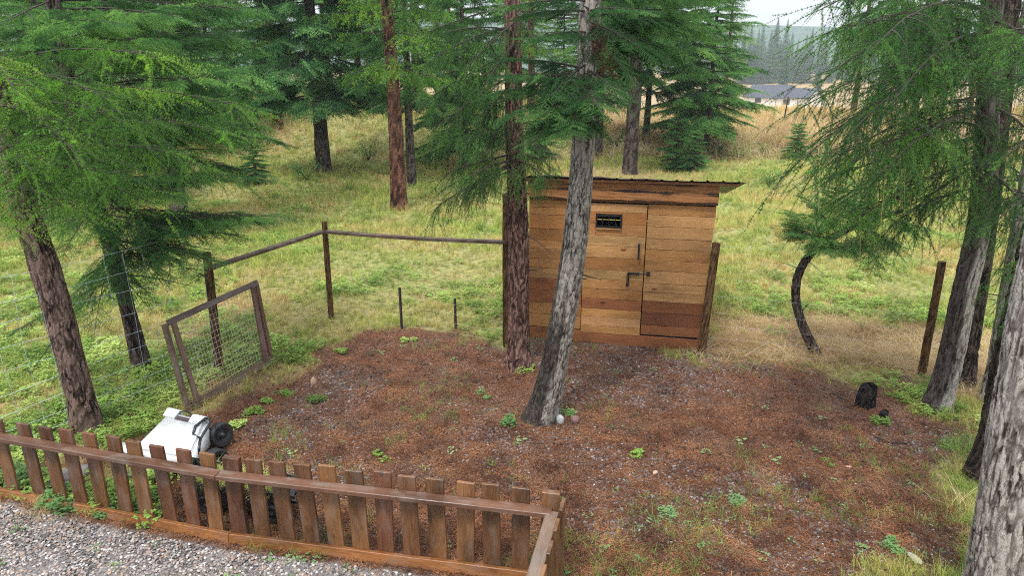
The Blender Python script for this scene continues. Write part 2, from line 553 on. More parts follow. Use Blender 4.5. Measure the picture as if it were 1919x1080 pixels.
def fir_spray(seed, L=0.42, nside=7, step=0.0075, per=4, nl=0.024, nw=0.003, droop=0.15):
    """flattish Douglas-fir spray: a twig with side twigs, all set with needles"""
    rnd = random.Random(seed)
    mb = MB()
    def path(p, d, l, n=3):
        out = [p]
        for i in range(n):
            d = unit(d + np.array([0, rnd.uniform(-.1, .1), rnd.uniform(-.06, .06) - droop * 0.3])); out.append(out[-1] + d * l / n)
        return np.array(out)
    main = path(np.zeros(3), np.array([1, 0, 0.05]), L, 5)
    mb.tube(main, np.linspace(0.003, 0.0012, 6), 3, 1, False)
    needles_on(mb, main, step, per, nl, nw, 0.7, rnd, 0, 0.2)
    for i in range(nside):
        t = 0.08 + 0.82 * (i + rnd.uniform(0, .5)) / nside
        q = main[0] + (main[-1] - main[0]) * t + np.array([0, 0, -0.005])
        for sgn in ((1, -1) if rnd.random() < 0.75 else (1 if i % 2 else -1,)):
            l = L * (0.52 - 0.38 * t) * rnd.uniform(0.75, 1.2)
            dd = unit((0.75, sgn * rnd.uniform(0.6, 0.95), rnd.uniform(-0.15, 0.1)))
            sp = path(q, dd, l, 2)
            mb.tube(sp, [0.002, 0.0014, 0.001], 3, 1, False)
            needles_on(mb, sp, step, per, nl, nw, 0.7, rnd, 0, 0.2)
    return mb

LARCH_P = [larch_twig(11 + i, 0.46 + 0.07 * i) for i in range(4)]
LARCH_FAR = [larch_twig(31 + i, 0.5, 0.05, 9, 0.05, 0.007) for i in range(3)]
FIR_P = [fir_spray(21 + i) for i in range(4)]
FIR_FAR = [fir_spray(41 + i, 0.6, 6, 0.034, 5, 0.052, 0.013) for i in range(3)]

# ------------------------------------------------------------------ trunks
def trunk_mesh(name, path, radii, mat, nr=56, step=0.03, depth=0.018, sc=1.0, seed=0, flare=0.0, char=None, roots=0.0, ridgy=1.0):
    """path: control points; radii at them; bark ridges modelled, 'ridge' and 'char' kept as attributes"""
    path = np.asarray(path, float); radii = np.asarray(radii, float)
    seg = np.linalg.norm(np.diff(path, axis=0), axis=1); cum = np.concatenate([[0], np.cumsum(seg)])
    L = cum[-1]; n = max(4, int(L / step))
    t = np.linspace(0, L, n + 1)
    # smooth the centre line
    C = np.stack([np.interp(t, cum, path[:, i]) for i in range(3)], 1)
    k = max(1, min(int(0.35 / step), n // 2 - 1)) if len(path) > 2 else 1
    if k > 1:
        ker = np.ones(2 * k + 1) / (2 * k + 1)
        for i in range(3):
            pad = np.concatenate([2 * C[0, i] - C[1:k + 1, i][::-1], C[:, i], 2 * C[-1, i] - C[-k - 1:-1, i][::-1]])
            C[:, i] = np.convolve(pad, ker, 'valid')
    Rr = np.interp(t, cum, radii)
    th = np.linspace(0, 2 * math.pi, nr, endpoint=False)
    TH, TT = np.meshgrid(th, t)
    cx, cy = np.cos(TH), np.sin(TH)
    RR = Rr[:, None] * np.ones_like(TH)
    fx = 26 * sc
    wv = (fbm(cx * RR * 9, cy * RR * 9, TT * 5, seed + 50, 3) - .5) * 1.6
    a = fbm((cx * RR) * fx + 5 + wv, (cy * RR) * fx + 9 - wv, TT * fx * 0.22 / max(ridgy, .2) + wv, seed, 4)
    b = fbm((cx * RR) * fx * 0.4 + 5, (cy * RR) * fx * 0.4 + 3, TT * fx * 0.1, seed + 7, 2)
    ridge = 1 - np.abs(2 * a - 1) * 4.2
    ridge = 1 - np.clip(ridge, 0, 1)        # 0 in the furrows, 1 on the plates
    plates = ridge * (0.6 + 0.4 * fbm(cx * RR * fx * 2, cy * RR * fx * 2, TT * fx * 0.9, seed + 3, 2))
    lump = (b - 0.5) * 0.12
    rad = RR * (1 + lump) + depth * (plates - 0.6)
    if flare:
        rad *= 1 + flare * np.exp(-TT / 0.16)
        if roots:
            rad *= 1 + roots * np.exp(-TT / 0.14) * (0.5 + 0.5 * np.cos(TH * 5 + seed)) * 0.9
    Tn = np.gradient(C, axis=0); Tn /= np.linalg.norm(Tn, axis=1)[:, None] + 1e-9
    ax_a = np.cross(np.array([0, 1.0, 0]), Tn); ax_a /= np.linalg.norm(ax_a, axis=1)[:, None] + 1e-9
    ax_b = np.cross(Tn, ax_a)
    V = (C[:, None, :] + ax_a[:, None, :] * (cx * rad)[..., None] + ax_b[:, None, :] * (cy * rad)[..., None]).reshape(-1, 3)
    i0 = (np.arange(n)[:, None] * nr + np.arange(nr)[None]).ravel()
    i1 = (np.arange(n)[:, None] * nr + (np.arange(nr)[None] + 1) % nr).ravel()
    F = np.stack([i0, i1, i1 + nr, i0 + nr], 1)
    me = bpy.data.meshes.new(name)
    me.from_pydata(V.tolist(), [], F.tolist())
    me.polygons.foreach_set("use_smooth", np.ones(len(F), dtype=bool))
    at_ = me.attributes.new("ridge", 'FLOAT', 'POINT'); at_.data.foreach_set("value", ridge.ravel().astype(np.float32))
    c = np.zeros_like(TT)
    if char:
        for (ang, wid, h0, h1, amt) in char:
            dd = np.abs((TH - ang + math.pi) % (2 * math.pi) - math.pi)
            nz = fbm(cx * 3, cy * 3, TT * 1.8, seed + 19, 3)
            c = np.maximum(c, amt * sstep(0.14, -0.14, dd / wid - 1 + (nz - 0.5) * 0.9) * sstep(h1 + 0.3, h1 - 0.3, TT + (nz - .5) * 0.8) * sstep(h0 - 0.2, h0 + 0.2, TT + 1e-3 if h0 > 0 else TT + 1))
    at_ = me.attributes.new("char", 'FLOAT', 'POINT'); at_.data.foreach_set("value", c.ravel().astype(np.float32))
    me.materials.append(mat)
    return me

# ------------------------------------------------------------------ boughs
class Crown:
    def __init__(s, seed):
        s.rnd = random.Random(seed); s.own = MB(); s.pos = []; s.dir = []; s.roll = []; s.scl = []; s.var = []
    def sprig(s, p, d, sc, roll=0.0, K=4):
        s.pos.append(p); s.dir.append(d); s.roll.append(roll); s.scl.append(sc); s.var.append(s.rnd.randrange(K))
    def curve(s, p0, p1, sag=0.1, n=10, wob=0.03):
        p0, p1 = np.asarray(p0, float), np.asarray(p1, float)
        L = np.linalg.norm(p1 - p0); pts = []
        w = np.zeros(3)
        for i in range(n + 1):
            t = i / n
            w += np.array([s.rnd.uniform(-1, 1), s.rnd.uniform(-1, 1), s.rnd.uniform(-1, 1)]) * wob * L / n
            pts.append(p0 + (p1 - p0) * t + np.array([0, 0, 1]) * sag * L * 4 * t * (1 - t) * 0.5 + w)
        return np.array(pts)
    def larch_bough(s, p0, p1, sag=0.12, r0=0.016, dens=1.0, hang=0.8, sc=1.0, K=4, side=0.55, start=0.12):
        """arching larch bough: side shoots fan out, then hang"""
        pts = s.curve(p0, p1, sag); L = np.linalg.norm(pts[-1] - pts[0]); n = len(pts) - 1
        s.own.tube(pts, np.linspace(r0, r0 * 0.25, n + 1), 5, 0, False)
        m = int(L * 17 * dens)
        main = unit(pts[-1] - pts[0]); sd = unit(np.cross(main, (0, 0, 1)))
        for i in range(m):
            t = start + (1 - start) * (i + s.rnd.random()) / m
            f = t * n; j = min(int(f), n - 1); p = pts[j] + (pts[j + 1] - pts[j]) * (f - j)
            sg = s.rnd.choice((-1, 1))
            out = sd * sg * s.rnd.uniform(0.1, 1) * side
            d = unit(main * s.rnd.uniform(0.15, 0.8) + out * 1.2 + np.array([0, 0, -1]) * hang * s.rnd.uniform(0.0, 1.1))
            k = s.rnd.uniform(0.6, 1.25) * sc
            # secondary branchlet with its own shoots
            if s.rnd.random() < 0.35 and t < 0.9:
                l2 = s.rnd.uniform(0.2, 0.5) * (1.1 - 0.6 * t) * sc
                e = p + unit(main * 0.5 + out * 1.6 + np.array([0, 0, -0.25 * hang])) * l2
                q = s.curve(p, e, 0.15, 4)
                s.own.tube(q, np.linspace(r0 * 0.4, 0.002, 5), 3, 0, False)
                for z in range(3):
                    pp = q[1 + z]
                    s.sprig(pp, unit(unit(e - p) * 0.5 + np.array([s.rnd.uniform(-.5, .5), s.rnd.uniform(-.5, .5), -hang * s.rnd.uniform(.1, 1.0)])), k * 0.85, s.rnd.uniform(-.5, .5), K)
                s.sprig(e, unit(unit(e - p) + np.array([0, 0, -hang * 0.5])), k * 0.8, 0, K)
            else:
                s.sprig(p, d, k, s.rnd.uniform(-.5, .5), K)
        s.sprig(pts[-1], unit(pts[-1] - pts[-3]), sc * 0.9, 0, K)
    def fir_bough(s, p0, p1, sag=0.06, r0=0.016, dens=1.0, sc=1.0, K=4, wid=0.42, start=0.15, droop=0.15):
        """flat fan of sprays that widens then narrows to the tip"""
        pts = s.curve(p0, p1, sag); L = np.linalg.norm(pts[-1] - pts[0]); n = len(pts) - 1
        s.own.tube(pts, np.linspace(r0, r0 * 0.25, n + 1), 5, 0, False)
        main = unit(pts[-1] - pts[0]); sd = unit(np.cross(main, (0, 0, 1)))
        m = max(3, int(L * 7.0 * dens / sc))
        for i in range(m):
            t = start + (1 - start) * (i + s.rnd.random() * 0.8) / m
            f = t * n; j = min(int(f), n - 1); p = pts[j] + (pts[j + 1] - pts[j]) * (f - j)
            for sg in (-1, 1):
                if s.rnd.random() < 0.1: continue
                w = L * wid * (1.12 - t) * s.rnd.uniform(0.6, 1.1)
                d0 = unit(main * 0.75 + sd * sg * s.rnd.uniform(0.7, 1.0) + np.array([0, 0, s.rnd.uniform(-0.2, 0.08) - droop * 0.5]))
                e = p + d0 * w
                if w > 0.3 * sc:
                    s.own.tube(np.array([p, (p + e) / 2 + np.array([0, 0, .01]), e]), [r0 * 0.35, 0.004, 0.0025], 3, 0, False)
                    c = int(w / (0.17 * sc)) + 1
                    for z in range(c):
                        a = 0.2 + 0.8 * (z + s.rnd.random() * 0.6) / c
                        q = p + (e - p) * min(a, 1)
                        d = unit(d0 + sd * s.rnd.uniform(-.35, .35) + main * s.rnd.uniform(-.1, .6) + np.array([0, 0, s.rnd.uniform(-.28, .1) - droop]))
                        s.sprig(q, d, sc * s.rnd.uniform(0.6, 1.05), s.rnd.uniform(-1, 1), K)
                else:
                    s.sprig(p, d0, sc * s.rnd.uniform(0.6, 0.95), s.rnd.uniform(-.4, .4), K)
        s.sprig(pts[-1], unit(main + np.array([0, 0, -droop])), sc * 0.9, 0, K)
    def bare(s, p0, p1, r0=0.01, sag=0.05, side=3):
        pts = s.curve(p0, p1, sag, 8, 0.08); L = np.linalg.norm(pts[-1] - pts[0])
        s.own.tube(pts, np.linspace(r0, r0 * 0.2, 9), 5, 0, False)
        for i in range(side):
            j = s.rnd.randint(2, 7); q = pts[j]
            e = q + unit(unit(pts[-1] - pts[0]) + np.array([s.rnd.uniform(-1, 1), s.rnd.uniform(-1, 1), s.rnd.uniform(-1, .4)])) * L * s.rnd.uniform(.12, .3)
            s.own.tube(s.curve(q, e, 0.05, 3), [r0 * .4, r0 * .3, r0 * .2, r0 * .1], 3, 0, False)
    def build(s, name, protos, mats, parent):
        n = len(s.pos)
        rot = euler_of(np.array(s.dir), np.array(s.roll)) if n else np.zeros((0, 3))
        me = scatter_mesh(name, protos, np.array(s.pos), rot, np.array(s.scl), np.array(s.var) % len(protos), s.own, mats)
        return scatter_obj(name, me, parent)

# NOTE crown materials: slot 0 = needles, 1 = twig for the sprigs; own wood uses slot 1 as well
def wood_slot(cr):
    cr.own.m = [max(1, q) for q in cr.own.m]
    return cr

# ==================================================================== TERRAIN
def terrain(x, y):
    x = np.asarray(x, float); y = np.asarray(y, float)
    bank = (1.35 - 1.0 * sstep(0, 8, x) + 0.15 * sstep(-4, -14, x) + 0.5 * (fbm(x * 0.3, y * 0.3, 0, 6, 2) - 0.5)) * sstep(28.5, 34.5, y + (fbm(x * 0.12, y * 0.05, 0, 3, 2) - 0.5) * 4)
    drop = -9.5 * sstep(46, 150, y)
    rise = 9.0 * sstep(215, 330, y)
    hill = 32 * sstep(330, 540, y) * (0.8 + 0.5 * fbm(x * 0.004, 1.3, 0, 8, 2))
    und = (fbm(x * 0.35, y * 0.35, 0, 4, 3) - 0.5) * 0.5 * sstep(10.5, 17, y)
    fine = (fbm(x * 2.2, y * 2.2, 0, 5, 3) - 0.5) * 0.05 * sstep(5.5, 8, y)
    return bank + drop + rise + hill + und + fine
def tz(x, y):
    return float(terrain(x, y))
def ground_at(px, py):
    z = 0.0
    for _ in range(12):
        p = P(px, py, z); z = 0.5 * z + 0.5 * tz(p[0], p[1])
    return P(px, py, z)

PATH = [(-9.0, 6.3), (-5.0, 5.38), (-2.35, 4.66), (0.32, 4.18), (0.32, 0.5)]   # front line of the picket fence
def path_y(x):
    return np.interp(x, [p[0] for p in PATH[:4]], [p[1] for p in PATH[:4]])
def yard_poly():
    pix = [(380, 770), (512, 684), (590, 628), (700, 622), (850, 628), (948, 645), (985, 600), (1305, 615), (1345, 668), (1420, 676), (1600, 700), (1720, 730), (1840, 830), (1835, 880), (1825, 960), (1830, 1060), (1800, 1250)]
    return [tuple(P(*p)[:2]) for p in pix] + [(2.4, 2.0), (-6, 2.0), (-6.5, 5.4), (-4.7, 6.0), (-4.0, 6.3)]
YARD = np.array(yard_poly())
def sdist(x, y, poly):
    """signed distance to polygon, positive inside"""
    x = np.asarray(x, float); y = np.asarray(y, float)
    d = np.full(x.shape, 1e9); ins = np.zeros(x.shape, bool)
    n = len(poly)
    for i in range(n):
        x0, y0 = poly[i]; x1, y1 = poly[(i + 1) % n]
        dx, dy = x1 - x0, y1 - y0
        t = np.clip(((x - x0) * dx + (y - y0) * dy) / (dx * dx + dy * dy), 0, 1)
        d = np.minimum(d, np.hypot(x - x0 - t * dx, y - y0 - t * dy))
        c = ((y0 > y) != (y1 > y)) & (x < (x1 - x0) * (y - y0) / (y1 - y0 + 1e-12) + x0)
        ins ^= c
    return np.where(ins, d, -d)
def zone_yard(x, y):
    return sstep(-0.35, 0.3, sdist(x, y, YARD) + (fbm(x * 1.4, y * 1.4, 0, 12, 4) - 0.53) * 2.0)
DRY = np.array([tuple(P(*p)[:2]) for p in [(1320, 655), (1330, 600), (1480, 600), (1640, 598), (1800, 640), (1960, 640), (2010, 730), (1800, 740), (1700, 705), (1560, 680)]])
def zone_dry(x, y):
    return sstep(-0.35, 0.35, sdist(x, y, DRY) + (fbm(x * 1.3, y * 1.3, 0, 22, 3) - 0.5) * 1.3)
def zone_stones(x, y):
    """grey chips showing through the litter"""
    z = fbm(x * 0.9, y * 0.9, 0, 33, 3)
    near_door = np.exp(-(((x - 1.9) / 1.5) ** 2 + ((y - 7.9) / 0.75) ** 2))
    br = np.exp(-(((x - 2.2) / 1.6) ** 2 + ((y - 4.4) / 1.0) ** 2)) + 1.1 * np.exp(-(((x - 2.1 - (7.5 - y) * .12) / .6) ** 2 + ((y - 6.4) / 1.6) ** 2))
    return np.clip(sstep(0.55, 0.68, z + 0.2 * near_door + 0.12 * br) + 0.35 * near_door, 0, 1)
def zone_path(x, y):
    return np.where(x < 0.3, sstep(0.02, -0.02, y - path_y(x) - (fbm(x * 6, y * 6, 0, 2, 2) - .5) * 0.06), 0.0)
def zone_tan(x, y):
    """yellow or rusty dry grass in the meadow and on the bank"""
    n = fbm(x * 0.16 + 3, y * 0.16, 0, 44, 3)
    bank = sstep(29, 32, y) * (0.12 + 0.88 * sstep(1, 7, x)) + 1.0 * sstep(44, 48, y) - 2 * sstep(335, 350, y)
    return np.clip(sstep(0.5, 0.68, n) * 0.75 + bank, 0, 1)

def build_ground():
    def axis(a, b, fine0, fine1, s0, growth):
        v = list(np.arange(fine0, fine1 + 1e-6, s0)); s = s0; x = v[-1]
        while x < b:
            s *= growth; x += s; v.append(x)
        s = s0; x = v[0]; lo = []
        while x > a:
            s *= growth; x -= s; lo.append(x)
        return np.array(lo[::-1] + v)
    xs = axis(-480, 480, -7, 7, 0.07, 1.06)
    ys = axis(-45, 520, 3.0, 11.5, 0.07, 1.03)
    X, Y = np.meshgrid(xs, ys)
    Z = terrain(X, Y)
    zy = zone_yard(X, Y)
    Z = Z + zy * (fbm(X * 5, Y * 5, 0, 71, 3) - 0.5) * 0.035
    V = np.stack([X, Y, Z], -1).reshape(-1, 3)
    nx, ny = len(xs), len(ys)
    i = (np.arange(ny - 1)[:, None] * nx + np.arange(nx - 1)[None]).ravel()
    F = np.stack([i, i + 1, i + nx + 1, i + nx], 1)
    me = bpy.data.meshes.new("ground")
    me.from_pydata(V.tolist(), [], F.tolist())
    me.polygons.foreach_set("use_smooth", np.ones(len(F), bool))
    for nm, fn in (("yard", zone_yard), ("dry", zone_dry), ("stones", zone_stones), ("path", zone_path), ("tan", zone_tan), ("wood", lambda x, y: sstep(330, 345, y))):
        a = me.attributes.new(nm, 'FLOAT', 'POINT'); a.data.foreach_set("value", fn(X, Y).ravel().astype(np.float32))
    k = NT("ground_mix")
    pos = k.n("NewGeometry").outputs["Position"]
    yard, dry, stn, pth, tan, wood = [k.attr(q).outputs["Fac"] for q in ("yard", "dry", "stones", "path", "tan", "wood")]
    n_s = k.noise(pos, 1.7, 5, 0.6); n_m = k.noise(pos, 9, 5, 0.6); n_f = k.math('ADD', k.math('MULTIPLY', k.noise(pos, 75, 5, 0.75), 0.7), k.math('MULTIPLY', k.noise(pos, 17, 4, 0.7), 0.3)); n_x = k.noise(pos, 190, 3, 0.7)
    # red needle litter
    lit = k.ramp(n_f, [(0.3, (0.018, 0.008, 0.005)), (0.48, (0.115, 0.038, 0.015)), (0.70, (0.29, 0.105, 0.042))])
    lit2 = k.ramp(n_f, [(0.3, (0.025, 0.016, 0.014)), (0.48, (0.09, 0.046, 0.028)), (0.72, (0.22, 0.125, 0.08))])
    lit = k.mix(k.ramp(n_s, [(0.4, 0.0), (0.62, 1.0)]), lit, lit2)
    vs_ = k.vor(pos, 130)
    sr = k.n("SeparateColor", Color=vs_.outputs["Color"]).outputs
    lit = k.mix(k.math('MULTIPLY', k.math('GREATER_THAN', sr[0], 0.8), 0.75), lit, (0.02, 0.012, 0.01))
    lit = k.mix(k.math('MULTIPLY', k.math('GREATER_THAN', sr[1], 0.86), 0.7), lit, k.mix(sr[2], (0.36, 0.16, 0.07), (0.34, 0.27, 0.22)))
    # grey chips in it
    vr = k.vor(pos, 55)
    chipc = k.ramp(k.n("SeparateColor", Color=vr.outputs["Color"]).outputs[0], [(0.0, (0.05, 0.04, 0.038)), (0.6, (0.14, 0.12, 0.12)), (0.9, (0.25, 0.225, 0.22)), (1.0, (0.42, 0.4, 0.38))])
    on = k.math('GREATER_THAN', k.n("SeparateColor", Color=vr.outputs["Color"]).outputs[1], k.math('SUBTRACT', 0.975, k.math('MULTIPLY', stn, 0.33)))
    lit = k.mix(on, lit, chipc)
    # meadow soil and thatch under the grass
    mead = k.ramp(n_m, [(0.3, (0.10, 0.10, 0.035)), (0.5, (0.23, 0.24, 0.08)), (0.72, (0.40, 0.34, 0.15))])
    tanc = k.ramp(n_m, [(0.3, (0.16, 0.10, 0.045)), (0.55, (0.33, 0.23, 0.11)), (0.75, (0.46, 0.34, 0.18))])
    mead = k.mix(tan, mead, tanc)
    dryc = k.ramp(n_f, [(0.3, (0.07, 0.045, 0.025)), (0.5, (0.27, 0.17, 0.09)), (0.7, (0.5, 0.37, 0.22))])
    col = k.mix(yard, mead, lit)
    col = k.mix(k.math('MULTIPLY', dry, k.ramp(n_m, [(0.3, 0.55), (0.6, 1.0)])), col, dryc)
    grv = k.ramp(n_f, [(0.3, (0.10, 0.09, 0.085)), (0.7, (0.3, 0.28, 0.27))])
    col = k.mix(pth, col, grv)
    col = k.mix(wood, col, k.ramp(k.noise(pos, 0.15, 5, 0.7), [(0.35, (0.03, 0.06, 0.05)), (0.65, (0.07, 0.11, 0.08))]))
    h = k.math('ADD', n_f, k.math('MULTIPLY', n_x, 0.5))
    me.materials.append(k.done(k.pbr(col, 0.85, k.bump(h, 0.9, 0.02), 0.25)))
    return tag(link("ground", me), kind="structure")
build_ground()

# ==================================================================== SHED
M_CEDAR = mat_wood("cedar_plank", dark=0.55, rough=0.62, knot=1.0, tintvar=0.24, spec=0.3)
M_PICKET = mat_wood("stained_picket", dark=0.75, rough=0.42, knot=1.0, wear=0.3, tintvar=0.45, spec=0.45, wet=1.0, knotscale=(3.2, 6, 6))
M_RAIL = mat_wood("weathered_rail", dark=0.5, rough=0.45, knot=0.4, wear=0.5, tintvar=0.35, spec=0.5, wet=1.0)
M_IRON = mat_simple("black_iron", (0.012, 0.012, 0.014), 0.45, 0.2, 40, 0.2, 0.5)
M_DARK = mat_simple("dark_inside", (0.012, 0.010, 0.009), 0.9, 0.2)
M_ROOF = mat_simple("roof_metal", (0.035, 0.032, 0.032), 0.4, 0.3, 6, 0.6)
M_POST = mat_bark("stained_post", (0.03, 0.016, 0.008), (0.085, 0.045, 0.02), (0.15, 0.085, 0.04), (0.01, 0.008, 0.007), sc=1.4, zs=0.05, lich=0.1)

A_, B_ = P(990, 633), P(1310, 657)
ang = math.atan2(B_[1] - A_[1], B_[0] - A_[0])
shed = empty("wooden_shed", (A_[0], A_[1], 0), ang)
tag(shed, "small cedar plank shed with barred door window and dark metal roof, between the trunks", "shed")
W_, D_ = 2.415, 1.75
HONEY = (0.48, 0.25, 0.09); PALE = (0.55, 0.315, 0.13); AMB = (0.42, 0.20, 0.065); RED = (0.25, 0.095, 0.037); RUST = (0.31, 0.125, 0.05); DKRED = (0.20, 0.075, 0.033)
front = MB(); front.box((0.02, 0.05, 0.0), (0.77, 0.07, 2.1)); 
front.box((1.62, 0.05, 0.0), (W_ - 0.04, 0.07, 2.1)); front.box((0.77, 0.05, 1.99), (1.62, 0.07, 2.1)); front.box((0.77, 0.05, 0.0), (1.62, 0.07, 0.1))
wall_f = link("front_wall", front.mesh("front_wall"), [M_DARK], shed)
def rows(parent, x0, x1, zs, cols, y=0.026, shrink=0.0, top0=None):
    for i in range(len(zs) - 1):
        z1, z0 = zs[i], zs[i + 1]
        c = cols[i % len(cols)]
        j = random.uniform(0.92, 1.08)
        yy = y + random.uniform(-0.004, 0.004)
        t = random.uniform(-0.003, 0.003)
        board("plank", (x0, yy, (z0 + z1) / 2 + t), (x1(z0) if callable(x1) else x1, yy, (z0 + z1) / 2 - t), z1 - z0 - 0.0045, 0.03, (0, -1, 0), [M_CEDAR], parent, [k * j for k in c], 0.0025, 0.0014, random.randint(0, 9999))
rx = lambda z: 2.402 + 0.034 * z
rows(wall_f, 1.600, rx, [2.03, 1.887, 1.728, 1.567, 1.412, 1.262, 1.112, 0.937, 0.806, 0.674, 0.51, 0.32, 0.176], [HONEY, PALE, PALE, PALE, HONEY, HONEY, PALE, PALE, PALE, RED, DKRED, RUST])
rows(wall_f, 0.0, 0.752, [2.038, 1.935, 1.831, 1.636, 1.469, 1.346, 1.207, 1.067, 0.918, 0.743, 0.558, 0.379, 0.181], [AMB, HONEY, AMB, AMB, HONEY, HONEY, HONEY, PALE, RUST, RUST, HONEY, HONEY])
board("sill_board", (0.0, 0.02, 0.09), (rx(0.1), 0.02, 0.062), 0.165, 0.034, (0, -1, 0), [M_CEDAR], wall_f, RUST, 0.003, 0.003, 5)
board("header_board", (-0.002, 0.018, 2.085), (rx(2.1), 0.018, 2.085), 0.09, 0.03, (0, -1, 0), [M_CEDAR], wall_f, (0.22, 0.115, 0.05), 0.003, 0, 6)
# door
door = link("door", None, (), shed)
door.empty_display_size = 0.1
dz = [2.022, 1.905, 1.744, 1.582, 1.433, 1.268, 1.093, 0.955, 0.815, 0.666, 0.516, 0.397, 0.26, 0.150]
dcol = [PALE, AMB, HONEY, PALE, PALE, AMB, PALE, HONEY, AMB, RUST, HONEY, PALE, HONEY]
back = MB(); back.box((0.77, 0.045, 0.15), (1.585, 0.055, 1.69)); back.box((0.77, 0.045, 1.875), (1.585, 0.055, 2.02)); back.box((0.77, 0.045, 1.69), (0.93, 0.055, 1.875)); back.box((1.25, 0.045, 1.69), (1.585, 0.055, 1.875))
link("door_backing", back.mesh("door_backing"), [M_DARK], door)
def dpl(x0, x1, z0, z1, c):
    board("plank", (x0, 0.012, (z0 + z1) / 2), (x1, 0.012, (z0 + z1) / 2), z1 - z0 - 0.0045, 0.03, (0, -1, 0), [M_CEDAR], door, [k * random.uniform(.93, 1.07) for k in c], 0.0025, 0.001, random.randint(0, 9999))
for i in range(len(dz) - 1):
    z1, z0 = dz[i], dz[i + 1]
    if z0 < 1.69 < z1 or (z0 > 1.69 and z1 < 1.9) or (z0 < 1.88 < z1):
        lo_in, hi_in = max(z0, 1.69), min(z1, 1.875)
        dpl(0.76, 0.914, z0, z1, dcol[i]); dpl(1.263, 1.588, z0, z1, dcol[i])
        if hi_in < z1 - 0.01: dpl(0.916, 1.261, hi_in, z1, dcol[i])
        if lo_in > z0 + 0.01: dpl(0.916, 1.261, z0, lo_in, dcol[i])
    else:
        dpl(0.76, 1.588, z0, z1, dcol[i])
wf = MB()
x0, x1, z0, z1 = 0.915, 1.262, 1.692, 1.873
for lo, hi in (((x0, -0.03, z0), (x1, 0.03, z0 + 0.022)), ((x0, -0.03, z1 - 0.022), (x1, 0.03, z1)), ((x0, -0.03, z0 + .022), (x0 + 0.022, 0.03, z1 - .022)), ((x1 - 0.022, -0.03, z0 + .022), (x1, 0.03, z1 - .022))):
    wf.box(lo, hi)
link("window_frame", wf.mesh("window_frame"), [M_IRON], door)
for i in range(3):
    xx = x0 + 0.087 + i * 0.087
    b = MB(); b.tube([(xx, 0, z0 + .02), (xx, 0, z1 - .02)], 0.006, 8)
    link("window_bar", b.mesh("window_bar"), [M_IRON], door)
board("window_ledge", (x0 + 0.01, -0.014, z0 - 0.012), (x1 - 0.01, -0.014, z0 - 0.012), 0.03, 0.018, (0, 0, 1), [M_CEDAR], door, PALE, 0.002)
hd = MB()
hd.box((1.497, -0.05, 1.275), (1.521, -0.03, 1.50)); hd.box((1.500, -0.032, 1.285), (1.518, -0.004, 1.305)); hd.box((1.500, -0.032, 1.47), (1.518, -0.004, 1.49))
hm = hd.mesh("door_handle"); bevel_mesh(hm, 0.003)
link("door_handle", hm, [M_IRON], door)
lt = MB()
lt.box((1.375, -0.026, 1.052), (1.53, -0.006, 1.082)); lt.tube([(1.40, -0.03, 1.067), (1.66, -0.03, 1.072)], 0.0085, 8)
lt.tube([(1.392, -0.034, 1.067), (1.392, -0.034, 0.90)], 0.009, 8); lt.tube([(1.372, -0.034, 1.06), (1.372, -0.034, 0.90)], 0.006, 8); lt.box((1.364, -0.042, 0.885), (1.40, -0.012, 0.915))
link("latch_bolt", lt.mesh("latch_bolt"), [M_IRON], door)
kp = MB(); kp.box((1.632, -0.032, 1.045), (1.675, 0.008, 1.105))
km = kp.mesh("latch_keeper"); bevel_mesh(km, 0.004)
link("latch_keeper", km, [M_IRON], wall_f)
# live-edge slabs across the top of the front
def mat_live():
    k = NT("live_edge_slab")
    oi = k.n("ObjectInfo"); tc = k.n("TexCoord").outputs["Object"]
    v = k.vadd(tc, k.n("CombineXYZ", X=k.math('MULTIPLY', oi.outputs["Random"], 31.0)).outputs[0])
    s = k.n("SeparateXYZ", Vector=tc)
    g = k.noise(k.mapping(v, (1.2, 14, 14)), 1.5, 4, 0.6, 1.0)
    wood = k.ramp(g, [(0.3, (0.13, 0.05, 0.02)), (0.5, (0.30, 0.13, 0.045)), (0.7, (0.42, 0.2, 0.075))])
    ed = k.math('ADD', k.math('ABSOLUTE', s.outputs[1]), k.math('MULTIPLY', k.math('SUBTRACT', k.noise(k.mapping(v, (2.2, 6, 6)), 1.3, 4), 0.5), 0.14))
    bk = k.noise(v, 50, 4)
    bark = k.ramp(bk, [(0.3, (0.014, 0.007, 0.006)), (0.7, (0.075, 0.035, 0.024))])
    m = k.ramp(ed, [(0.045, 0.0), (0.06, 1.0)])
    return k.done(k.pbr(k.mix(m, wood, bark), 0.6, k.bump(k.math('ADD', bk, g), 0.5, 0.006), 0.35))
M_LIVE = mat_live()
for nm, zc, wd, yy in (("bark_edged_slab", 2.262, 0.20, -0.012), ("bark_edged_slab", 2.135, 0.125, -0.03)):
    board(nm, (-0.02, yy, zc + 0.012), (rx(2.2) + 0.005, yy, zc - 0.012), wd, 0.04, (0, -1, 0), [M_LIVE], shed, (1, 1, 1), 0.004, 0.02, int(zc * 1000))
